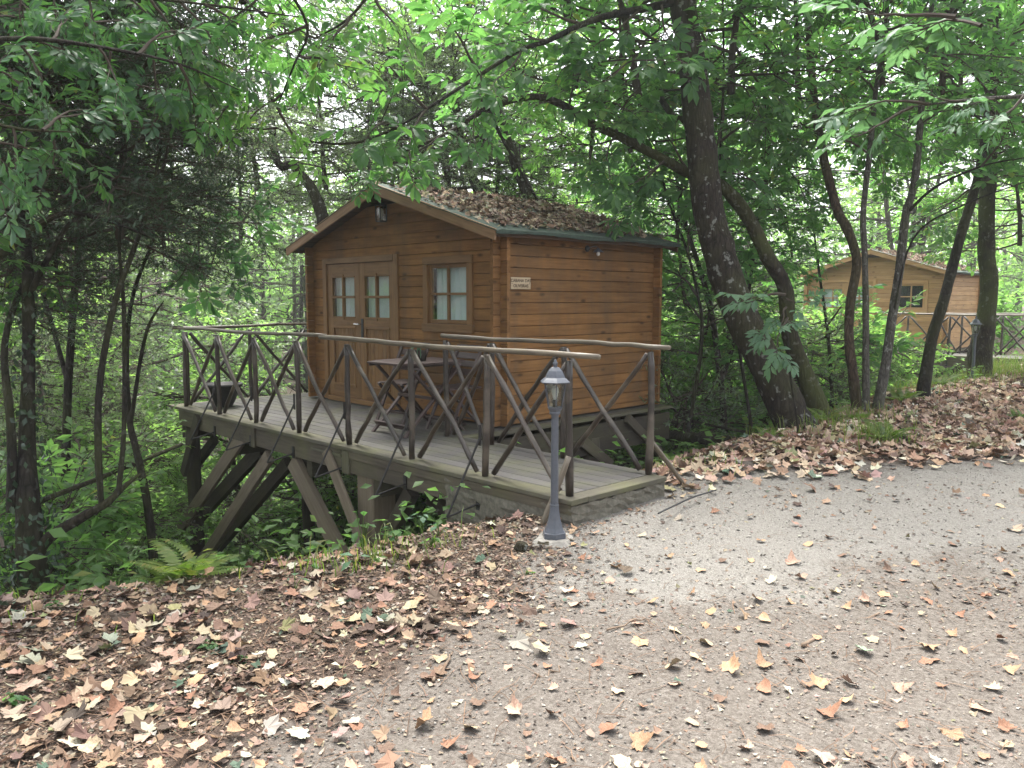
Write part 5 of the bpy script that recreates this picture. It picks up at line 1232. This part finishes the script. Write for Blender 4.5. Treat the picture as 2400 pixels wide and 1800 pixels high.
tree('dark thin leaved evergreen standing behind the left tree', [([(150, 1300, 8.5), (160, 900, 8.5), (190, 500, 8.7), (210, 200, 9)], [.05, .04, .032, .024], 'barkdark'), ([(160, 900, 8.5), (80, 600, 8.8), (20, 300, 9.2)], [.025, .02, .014], 'barkdark')],
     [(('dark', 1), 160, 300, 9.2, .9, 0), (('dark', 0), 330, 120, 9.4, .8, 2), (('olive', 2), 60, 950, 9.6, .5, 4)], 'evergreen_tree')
# big leaves hanging in from the upper left, close to the camera
tree('large leaved chestnut branch hanging in from the upper left, nearest the camera', [([(-160, 120, 3.6), (40, 90, 3.9), (230, 110, 4.2), (420, 150, 4.5), (560, 210, 4.9)], [.016, .012, .010, .007, .003], 'barkdark', 'limb'), ([(-120, 250, 3.6), (30, 300, 3.8), (180, 310, 4.1)], [.010, .008, .003], 'barkdark', 'limb'), ([(-60, -60, 4.0), (200, -20, 4.3), (480, 10, 4.8), (700, 40, 5.2)], [.014, .011, .008, .004], 'barkdark', 'limb')],
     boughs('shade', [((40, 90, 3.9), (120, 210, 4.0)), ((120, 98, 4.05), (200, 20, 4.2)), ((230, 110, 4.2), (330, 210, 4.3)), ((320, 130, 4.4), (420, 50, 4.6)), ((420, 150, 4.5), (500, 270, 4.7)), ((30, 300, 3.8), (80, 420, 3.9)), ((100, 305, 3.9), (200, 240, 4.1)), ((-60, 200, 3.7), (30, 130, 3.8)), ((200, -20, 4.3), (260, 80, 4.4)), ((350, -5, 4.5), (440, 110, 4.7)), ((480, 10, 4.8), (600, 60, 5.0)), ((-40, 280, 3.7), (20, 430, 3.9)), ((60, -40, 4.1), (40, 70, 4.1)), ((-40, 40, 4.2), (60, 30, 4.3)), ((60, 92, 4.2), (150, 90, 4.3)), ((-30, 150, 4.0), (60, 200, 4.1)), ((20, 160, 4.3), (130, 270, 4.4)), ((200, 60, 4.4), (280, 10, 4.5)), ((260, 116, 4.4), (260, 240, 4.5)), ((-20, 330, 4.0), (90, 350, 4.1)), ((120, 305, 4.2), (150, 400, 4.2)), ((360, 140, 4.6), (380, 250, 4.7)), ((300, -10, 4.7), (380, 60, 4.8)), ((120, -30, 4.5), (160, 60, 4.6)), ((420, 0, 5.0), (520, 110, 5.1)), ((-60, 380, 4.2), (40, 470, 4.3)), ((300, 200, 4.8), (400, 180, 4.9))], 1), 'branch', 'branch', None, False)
tree('bright chestnut branch hanging over the gap left of the roof', [([(640, -80, 6.2), (720, 60, 6.4), (690, 150, 6.5), (650, 250, 6.6)], [.014, .011, .008, .004], 'barkdark', 'limb'), ([(900, -60, 6.6), (820, 40, 6.7), (740, 90, 6.8)], [.014, .011, .005], 'barkdark', 'limb'), ([(930, 300, 7.4), (830, 335, 7.3), (720, 330, 7.2), (650, 300, 7.1)], [.012, .012, .01, .005], 'barkdark', 'limb')],
     boughs('nearb', [((720, 60, 6.4), (620, 130, 6.4)), ((700, 130, 6.5), (800, 180, 6.4)), ((660, 220, 6.6), (580, 300, 6.6)), ((650, 250, 6.6), (680, 370, 6.7)), ((820, 40, 6.7), (780, 150, 6.6)), ((740, 90, 6.8), (650, 60, 6.8)), ((650, 300, 7.1), (560, 330, 7.0)), ((560, 220, 6.8), (520, 300, 6.8)), ((880, 0, 6.6), (940, 110, 6.6)), ((620, -20, 6.3), (560, 80, 6.3))], 1), 'branch', 'branch', None, False)
tree('dark leafy spray hanging beside the left bargeboard of the cabin', [([(420, 470, 8.6), (500, 520, 8.8), (580, 540, 9.0)], [.012, .01, .005], 'barkdark', 'limb')],
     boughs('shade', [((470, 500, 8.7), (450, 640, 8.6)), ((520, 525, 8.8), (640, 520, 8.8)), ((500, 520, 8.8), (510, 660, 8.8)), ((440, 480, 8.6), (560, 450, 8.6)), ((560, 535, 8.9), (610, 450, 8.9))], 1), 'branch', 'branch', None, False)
# grey-green trees just behind the cabin
OL = [([(760, 520, 13.2), (735, 450, 13.3), (690, 390, 13.5), (640, 330, 13.8)], 'grey green tree with a slanting trunk just left of the roof peak', [(('olive', 0), 600, 260, 14, .9, 0), (('olive', 1), 760, 260, 14.2, .9, 1), (('olive', 2), 560, 420, 14, .7, 2), (('olive', 0), 850, 380, 14.4, .75, 3)]),
      ([(1260, 500, 13), (1215, 400, 13.2), (1180, 290, 13.4), (1130, 180, 13.8), (1100, 20, 14)], 'grey green tree with leaning stems behind the middle of the roof', [(('olive', 2), 1130, 150, 14, .9, 0), (('olive', 1), 1060, 360, 14.3, .8, 1), (('olive', 0), 1210, 420, 14, .6, 2), (('olive', 1), 1000, 60, 14.3, .9, 3), (('olive', 2), 940, 260, 14.6, .8, 3)]),
      ([(1150, 520, 15), (1110, 420, 15.2), (1080, 330, 15.4), (1060, 120, 16)], 'thin stemmed grey green tree behind the roof ridge', [(('olive', 0), 1060, 200, 16, .9, 3), (('bright', 1), 1300, 330, 15.5, .8, 1), (('bright', 2), 1350, 470, 15, .7, 2)])]
for pts, lab, fol in OL:
    tree(lab, [(pts + [(pts[-1][0] - 10, -200, pts[-1][2] + .5)], [.11, .09, .075, .06, .04], 'bark')], fol, 'tree')

# ------------------------------------------------------------------ the wood beyond: trees on the slope, each one a thing
rng = np.random.default_rng(11)
cand = []
def try_tree(t, px, mind):
    s = (px - 1200) / FPX * t
    if crest_dist(np.array([s]), np.array([t]))[0] < 1.5: return False
    for a, b_, *_ in cand:
        if (a - s) ** 2 + (b_ - t) ** 2 < mind * mind: return False
    x, y = xy(s, t)
    if -1.5 < x < 6.5 and 0 < y < 8.5: return False
    if 15 < x < 23 and 0 < y < 12: return False
    return True
kinds = []
for (t0, t1, n, md) in ((15, 22, 4, 2.6), (22, 34, 8, 3.0), (34, 50, 26, 3.6)):
    k = 0; tr_ = 0
    while k < n and tr_ < 4000:
        tr_ += 1; t = rng.uniform(t0, t1); px = rng.uniform(-150, 2550)
        if t < 20.5 and (1900 < px < 2420): continue
        if t < 33 and 250 < px < 1150: continue
        if t < 30 and 1400 < px < 1760: continue
        if not try_tree(t, px, md): continue
        cand.append(((px - 1200) / FPX * t, t, px)); k += 1
for i, (s, t, px) in enumerate(cand):
    x, y = xy(s, t); z = float(terr_st(np.array([s]), np.array([t]))[0])
    if px < 380: kd = rng.choice(['tallo', 'tallc', 'tallb'], p=[.45, .3, .25])
    elif px < 1250: kd = rng.choice(['tallo', 'tallc', 'tallb'], p=[.35, .15, .5])
    else: kd = rng.choice(['tallo', 'tallc', 'tallb'], p=[.12, .43, .45])
    sc = rng.uniform(.85, 1.2) * (1.0 if t < 24 else 1.25)
    lab = {'tallo': 'slender grey green tree standing in the wood down the slope', 'tallc': 'tall mid green chestnut standing in the wood down the slope', 'tallb': 'tall light green tree standing in the wood down the slope'}[kd]
    lab = lab.replace('standing in the wood down the slope', ('far off ' if t > 33 else '') + ('beyond the dark left tree' if px < 300 else 'in the gap left of the near cabin' if px < 690 else 'behind the near cabin' if px < 1500 else 'beyond the big leaning trunk' if px < 1900 else 'around the far cabin'))
    T = thing('woodland_tree', lab, 'tree', (x, y, z - .2), 0, 'trees of the wood beyond the cabins')
    H = 12.5 * sc; nseg = 10; P = np.zeros((nseg, 3)); P[:, 2] = np.linspace(0, H * .75, nseg); P[:, :2] = np.cumsum(rng.normal(0, .10, (nseg, 2)), 0); P[0, :2] = 0
    V, F = tube_np(P, np.linspace(.12, .04, nseg) * sc * rng.uniform(.7, 1.2), 8); MB().add(V, F).build('trunk', M[rng.choice(['bark', 'barkgrey', 'barkdark', 'barkmoss'])], T, True)
    m = Matrix.Rotation(rng.uniform(0, 6.28), 4, 'Z') @ Matrix.Scale(sc, 4); link('crown', FOL[kd, int(rng.integers(0, 3))], T, m)
# bushes on the slope
bl = {0: 'light green oval leaved bush growing on the slope below the cabins', 1: 'mid green chestnut regrowth bush on the slope below the cabins', 2: 'fine leaved grey green bush growing on the slope below the cabins'}
k = 0; tr_ = 0; bc = []
while k < 125 and tr_ < 6000:
    tr_ += 1; t = rng.uniform(6.8, 30); px = rng.uniform(-60, 2400); s = (px - 1200) / FPX * t; d = crest_dist(np.array([s]), np.array([t]))[0]
    if d < 1.4 or any((a - s) ** 2 + (b_ - t) ** 2 < .8 for a, b_ in bc): continue
    x, y = xy(s, t); z = float(terr(x, y))
    if -1.2 < x < 5 and .5 < y < 7.8 and z > -2.2: continue
    if t < 12 and 230 < px < 1130: continue
    if t < 10.6 and 1420 < px < 1830: continue
    if 14 < x < 22 and 1 < y < 10: continue
    bc.append((s, t)); k += 1; kd = int(rng.choice(3, p=[.5, .25, .25])); sc = rng.uniform(.7, 1.25) * (1.5 if t > 13 else 1)
    lab = bl[kd].replace('on the slope below the cabins', ('nearer, ' if t < 11 else 'farther, ') + ('on the slope at the left' if px < 400 else 'on the slope beyond the deck stilts' if px < 1100 else 'on the slope behind the near cabin' if px < 1600 else 'on the bank below the leaning trunk' if px < 1950 else 'near the far cabin'))
    T = thing('bush', lab, 'bush', (x, y, z), 0, 'bushes on the slope below the cabins'); link('crown', FOL['bush', kd], T, Matrix.Translation((0, 0, .55 * sc)) @ Matrix.Rotation(rng.uniform(0, 6.28), 4, 'Z') @ Matrix.Scale(sc, 4))

# pale leafy undergrowth trees filling the slope at the left
for i, (px, py, dp, sc, kd) in enumerate([(90, 830, 10.5, .8, 0), (230, 980, 11.5, .8, 2), (40, 1120, 9.5, .7, 2), (330, 1150, 11, .8, 0), (170, 700, 13, 1.4, 2), (200, 1190, 9.5, .9, 0), (560, 1120, 13.5, 1.5, 0), (700, 1180, 13, 1.4, 2), (520, 860, 20, 1.2, 0)]):
    p = at(px, py, dp); zg = float(terr(p[0], p[1])); T = thing('young_tree', ('leafy pale green' if kd == 0 else 'fine leaved grey green') + ' young tree on the slope ' + ['just behind the left tree, upper', 'between the left tree and the deck', 'at the left edge, low down', 'below the bowed trunk', 'behind the left tree, higher up', 'between the mossy limb and the bank', 'seen under the deck, left', 'seen under the deck, right', 'beyond the far railing'][i], 'tree', (p[0], p[1], zg), 0)
    MB().tube([(0, 0, -.2), (.05, .03, (p[2] - zg) * .5), (0, 0, p[2] - zg)], [.03, .024, .016], 7).build('trunk', M['barkgrey'], T, True)
    link('crown', FOL['bush', kd], T, Matrix.Translation((0, 0, p[2] - zg)) @ Matrix.Rotation(i * 1.3, 4, 'Z') @ Matrix.Scale(sc, 4))
# far-off wood as one mass
c = Crown(np.random.default_rng(77))
for i in range(150):
    t = c.rng.uniform(52, 85); s = c.rng.uniform(-.8, .8) * t; x, y = xy(s, t); z = float(terr(x, y)); Rr = c.rng.uniform(2.5, 4.5); Hh = c.rng.uniform(9, 17)
    c.tube(np.array([(x, y, z - 1), (x + .3, y, z + Hh * .5), (x, y, z + Hh * .9)]), [.25, .18, .05], 5)
    for j in range(420):
        u = nrm(c.rng.normal(0, 1, 3)) * c.rng.uniform(.5, 1) ** .5; p = np.array([x, y, z + Hh * .55]) + u * (Rr, Rr, Hh * .5); c.leaf(p, nrm(c.rng.normal(0, 1, 3)), c.rng.normal(0, .6, 3) + (0, 0, .6), c.rng.uniform(.35, .75))
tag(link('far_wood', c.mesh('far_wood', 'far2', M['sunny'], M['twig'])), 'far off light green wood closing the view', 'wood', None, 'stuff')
# undergrowth over the slope
c = Crown(np.random.default_rng(78)); c.tube(np.array([(0, 0, -9), (0, 0, -8.9)]), [.01, .01], 3)
for i in range(2600):
    t = c.rng.uniform(4.5, 24); s = c.rng.uniform(-.72, .72) * t; d = crest_dist(np.array([s]), np.array([t]))[0]
    if d < .55: continue
    x, y = xy(s, t); z = float(terr(x, y)); big = c.rng.uniform(.5, 1.2)
    for j in range(11):
        a = c.rng.uniform(0, 6.28); r = c.rng.uniform(0, .28) * big; h = c.rng.uniform(.05, .5) * big
        c.leaf(np.array([x + r * math.cos(a), y + r * math.sin(a), z + h]), np.array([math.cos(a), math.sin(a), c.rng.uniform(-.3, .5)]), np.array([0, 0, 1.0]) + c.rng.normal(0, .4, 3), c.rng.uniform(.06, .15) * big)
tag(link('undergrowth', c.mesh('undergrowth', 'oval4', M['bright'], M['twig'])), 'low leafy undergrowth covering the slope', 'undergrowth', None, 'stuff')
# ------------------------------------------------------------------ ferns, seedlings, grass at the edge of the bank
def fern_mesh(seed, nf, Ln):
    rng = np.random.default_rng(seed); c = Crown(rng)
    for i in range(nf):
        a = i * 2.4 + rng.uniform(-.3, .3); el = rng.uniform(1.0, 2.4); l = Ln * rng.uniform(.6, 1.1)
        d = np.array([math.cos(a), math.sin(a), el]); P = c.path((0, 0, 0), d, l, 9, .05, -.15); c.tube(P, np.linspace(.004, .0015, 10), 3)
        for j in range(17):
            f = .2 + .78 * j / 17; k = min(8, int(f * 9)); q = P[k] + (P[k + 1] - P[k]) * (f * 9 - k); dd = nrm(P[k + 1] - P[k]); side = nrm(np.cross(dd, (0, 0, 1))); nn = np.cross(side, dd)
            w = l * .20 * math.sin(math.pi * min(1, .25 + .75 * f)) * 1.1 + .01
            for sg in (-1, 1): c.leaf(q, nrm(side * sg + dd * .45 + (0, 0, -.12)), nn + rng.normal(0, .1, 3), w)
    return c.mesh('fern', 'narrow2', M['fern'], M['fern'])
FR = [fern_mesh(300 + i, 6 + i, .62) for i in range(3)]
def fern(px, py, sc, label, i=0, z=-.2, group=None):
    s, t = gp(px, py, z); x, y = xy(s, t)
    o = link('fern', FR[i % 3]); o.matrix_world = Matrix.Translation((x, y, float(terr(x, y)) - .01)) @ Matrix.Rotation(RNG.uniform(0, 6.28), 4, 'Z') @ Matrix.Scale(sc, 4)
    return tag(o, label, 'fern', group)
fern(450, 1372, .72, 'large yellow green fern in front of the far deck post', 2, -.3); fern(400, 1366, .5, 'smaller fern left of the large one at the deck post', 1, -.3)
fern(500, 1350, .55, 'small fern tuft right of the large fern at the bank edge', 0, -.3)
for i, (px, py, sc, lab) in enumerate([(1862, 1010, .8, 'fern at the foot of the big leaning trunk'), (1930, 1000, .7, 'fern between the leaning trunk and the trunk clump'), (2070, 1045, .7, 'upright fern alone in the leaf drift on the right'), (2010, 1000, .6, 'fern below the trunk clump'), (1800, 1040, .5, 'small fern where the fallen log meets the bank'), (2110, 955, .7, 'fern behind the upright one near the leaf drift top'),
                                       (2390, 985, .6, 'fern at the right edge above the leaf drift'), (1570, 1085, .5, 'small fern in the shade beside the walkway railing post'), (2200, 915, .8, 'fern left of the far lamp post')]):
    fern(px, py, sc, lab, i, -.12)
def seedling(px, py, n, h, lf, label, group=None, mat='pale'):
    s, t = gp(px, py, -.2); x, y = xy(s, t); T = thing('seedling', label, 'plant', (x, y, float(terr(x, y)) - .01), 0, group)
    P, F = leaf_tmpl('oval4'); P = P * (1.35, 1, 1)
    for i in range(n):
        a = RNG.uniform(0, 6.28); r = RNG.uniform(.02, .35) * h; hh = h * RNG.uniform(.5, 1); tip = np.array([r * math.cos(a), r * math.sin(a), hh])
        MB().tube([(0, 0, 0), tip * (.4, .4, .6), tip], [.003, .0025, .002], 5).build('stem', M['fern'], T)
        me = mesh_np('leaf', P * lf * RNG.uniform(.7, 1.15), F, M[mat], False, None, {'rnd': np.full(len(F), RNG.uniform(.1, .9))})
        link('leaf', me, T, Matrix.Translation(tip) @ Matrix.Rotation(a - math.pi / 2 + RNG.uniform(-.5, .5), 4, 'Z') @ Matrix.Rotation(RNG.uniform(-.7, .1), 4, 'X'))
for q in [(835, 1345, 3, .12, .085, 'broad leaved seedling with a pale heart shaped leaf below the slanting brace'), (692, 1375, 2, .10, .07, 'two leaved seedling alone in the litter left of the slanting brace'), (850, 1290, 5, .28, .07, 'tall weedy plant in front of the square deck post', None, 'chest'),
          (930, 1275, 7, .13, .06, 'green leafy plant on the bank right of the square post', None, 'chest'), (1010, 1285, 9, .09, .055, 'low green plant in a clump under the walkway beam', None, 'bright'), (1030, 1262, 6, .14, .06, 'leafy weed beneath the middle of the walkway beam', None, 'pale'),
          (990, 1240, 6, .2, .06, 'weed standing at the bank edge in the deck shadow', None, 'pale'), (735, 1335, 5, .08, .05, 'low green plant at the foot of the slanting brace', None, 'chest'), (1232, 1340, 1, .05, .085, 'single green leaf standing in the litter below the lamp', None, 'bright'), (560, 1340, 5, .12, .05, 'seedling right of the fern tuft on the bank edge', None, 'chest'),
          (495, 1500, 7, .05, .055, 'low ivy like plant with dark green leaves in the left litter', None, 'chest'), (560, 1530, 6, .04, .05, 'dark green ground plant beside the ivy like one in the left litter', None, 'chest'), (30, 1640, 8, .06, .05, 'green ground plant at the lower left edge', None, 'chest'), (130, 1410, 7, .06, .05, 'green ground plant beside the ivy clad tree foot', None, 'chest'), (880, 1320, 5, .07, .045, 'small feathery weed behind the heart leaved seedling', None, 'bright')]:
    seedling(*q)
# grass by the far lamp and along the bank edge
rng = np.random.default_rng(40); V, F, R_, nb = [], [], [], 0
def blades(px, py, n, rad, h, z):
    global nb
    s0, t0 = gp(px, py, z)
    for i in range(n):
        s = s0 + rng.normal(0, rad); t = t0 + rng.normal(0, rad); x, y = xy(s, t); zz = float(terr_st(np.array([s]), np.array([t]))[0]); a = rng.uniform(0, 6.28); l = h * rng.uniform(.5, 1.2); w = .004
        b0 = np.array([x, y, zz]); d = np.array([math.cos(a), math.sin(a), 0]); sd_ = np.array([-d[1], d[0], 0]) * w
        V.extend([b0 - sd_, b0 + sd_, b0 + d * l * .25 + sd_ * .7 + (0, 0, l * .7), b0 + d * l * .25 - sd_ * .7 + (0, 0, l * .7), b0 + d * l * .6 + (0, 0, l * .9)])
        F.extend([(nb, nb + 1, nb + 2), (nb, nb + 2, nb + 3), (nb + 3, nb + 2, nb + 4)]); R_.extend([rng.uniform(.2, .95)] * 3); nb += 5
for px, py, n, rad, h, z in [(2290, 880, 900, .9, .32, -.1), (2200, 890, 500, .7, .3, -.1), (2390, 875, 700, .9, .34, -.1), (2120, 920, 250, .5, .25, -.1), (2050, 1040, 120, .18, .25, -.1), (1880, 1015, 200, .4, .22, -.1), (1980, 985, 200, .4, .2, -.1), (720, 1330, 40, .12, .14, -.2), (940, 1290, 60, .2, .14, -.2), (1590, 1095, 80, .25, .14, -.12), (870, 1320, 40, .12, .16, -.2), (100, 1400, 80, .3, .1, -.25)]:
    blades(px, py, n, rad, h, z)
me = mesh_np('grass', np.array(V), np.array(F), M['fern'], False, None, {'rnd': np.array(R_)}); tag(link('grass', me), 'tufts of green grass along the bank edge', 'grass', None, 'stuff')
# ivy on the left trunk
c = Crown(np.random.default_rng(90)); c.tube(np.array([(0, 0, -9), (0, 0, -8.9)]), [.01, .01], 3)
Q = wpath(LIV[0][0][:5], 40)
for i in range(520):
    f = c.rng.uniform(0, 1) ** 1.6; q = Q[int(f * 39)]; a = c.rng.uniform(0, 6.28); r = (.17 - .09 * f) * c.rng.uniform(.95, 1.4); n_ = np.array([math.cos(a), math.sin(a), .25])
    c.leaf(q + n_ * r, nrm(np.array([0, 0, -1.0]) + c.rng.normal(0, .5, 3)), n_ + c.rng.normal(0, .25, 3), c.rng.uniform(.04, .075))
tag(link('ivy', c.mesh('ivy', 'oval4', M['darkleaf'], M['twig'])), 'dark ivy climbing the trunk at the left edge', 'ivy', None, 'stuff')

# ------------------------------------------------------------------ the far cabin with its deck, railings and lamp
OFF = np.array([16.87, 1.21, 0.0])
idx = {}
for o_ in list(COL.objects):
    if o_.parent: idx.setdefault(o_.parent.name, []).append(o_)
def far_copy(o, label, group=None):
    n = copy_tree(o, None, idx); n.location = Vector(o.location) + Vector(OFF); n['label'] = label
    if group: n['group'] = group
    return n
fc_ = far_copy(CABIN, 'honey coloured timber cabin half hidden behind trunks at the right')
def relook(o):
    for ch in kids(o):
        if ch.type == 'MESH':
            base_ = ch.name.split('.')[0]; ch_m = ch.data.materials[0].name
            new = {'stained_log': 'log2', 'stained_trim': 'log2', 'bargeboard_wood': 'log2'}.get(ch_m)
            if base_ == 'curtain' and o.name.startswith('window'): new = 'dark'  # far window: curtain sheet blackened to stand in for the unlit room
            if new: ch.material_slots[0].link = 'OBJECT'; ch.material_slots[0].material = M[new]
        relook(ch)
byp = {}
for o_ in COL.objects:
    if o_.parent: byp.setdefault(o_.parent.name, []).append(o_)
def kids(o): return byp.get(o.name, [])
relook(fc_)
far_copy(DECK, 'plank deck on stilts around the far cabin'); far_copy(RF, 'pole railing along the front edge of the far deck'); far_copy(RB, 'pole railing along the far walkway beside the far cabin'); far_copy(RL, 'pole railing at the far end of the far deck')
rl = ROOFLIT.copy(); COL.objects.link(rl); rl.location = Vector(OFF); rl['label'] = 'pale dry leaves lying on the far cabin roof'
fl = gp(2279, 893, -.10); fx, fy = xy(*fl)
garden_lamp('dark garden lamp far off in front of the far cabin', (fx, fy, float(terr(fx, fy))), 1.15, .1)
# ------------------------------------------------------------------ thin woodland haze
hz = bpy.data.materials.new('haze'); hz.use_nodes = True; hn = hz.node_tree; hn.nodes.remove(hn.nodes['Principled BSDF'])
pv = hn.nodes.new('ShaderNodeVolumePrincipled'); pv.inputs['Color'].default_value = (0.93, 0.97, 1.0, 1); pv.inputs['Density'].default_value = 0.0010
pv.inputs['Anisotropy'].default_value = 0.3
hn.links.new(pv.outputs[0], hn.nodes['Material Output'].inputs['Volume'])
hb = MB().box((-130, -130, -34), (160, 160, 28)); tag(hb.build('haze', hz), 'faint pale haze hanging in the wood', 'haze', None, 'stuff')
cy.volume_bounces = 1; cy.volume_step_rate = 4
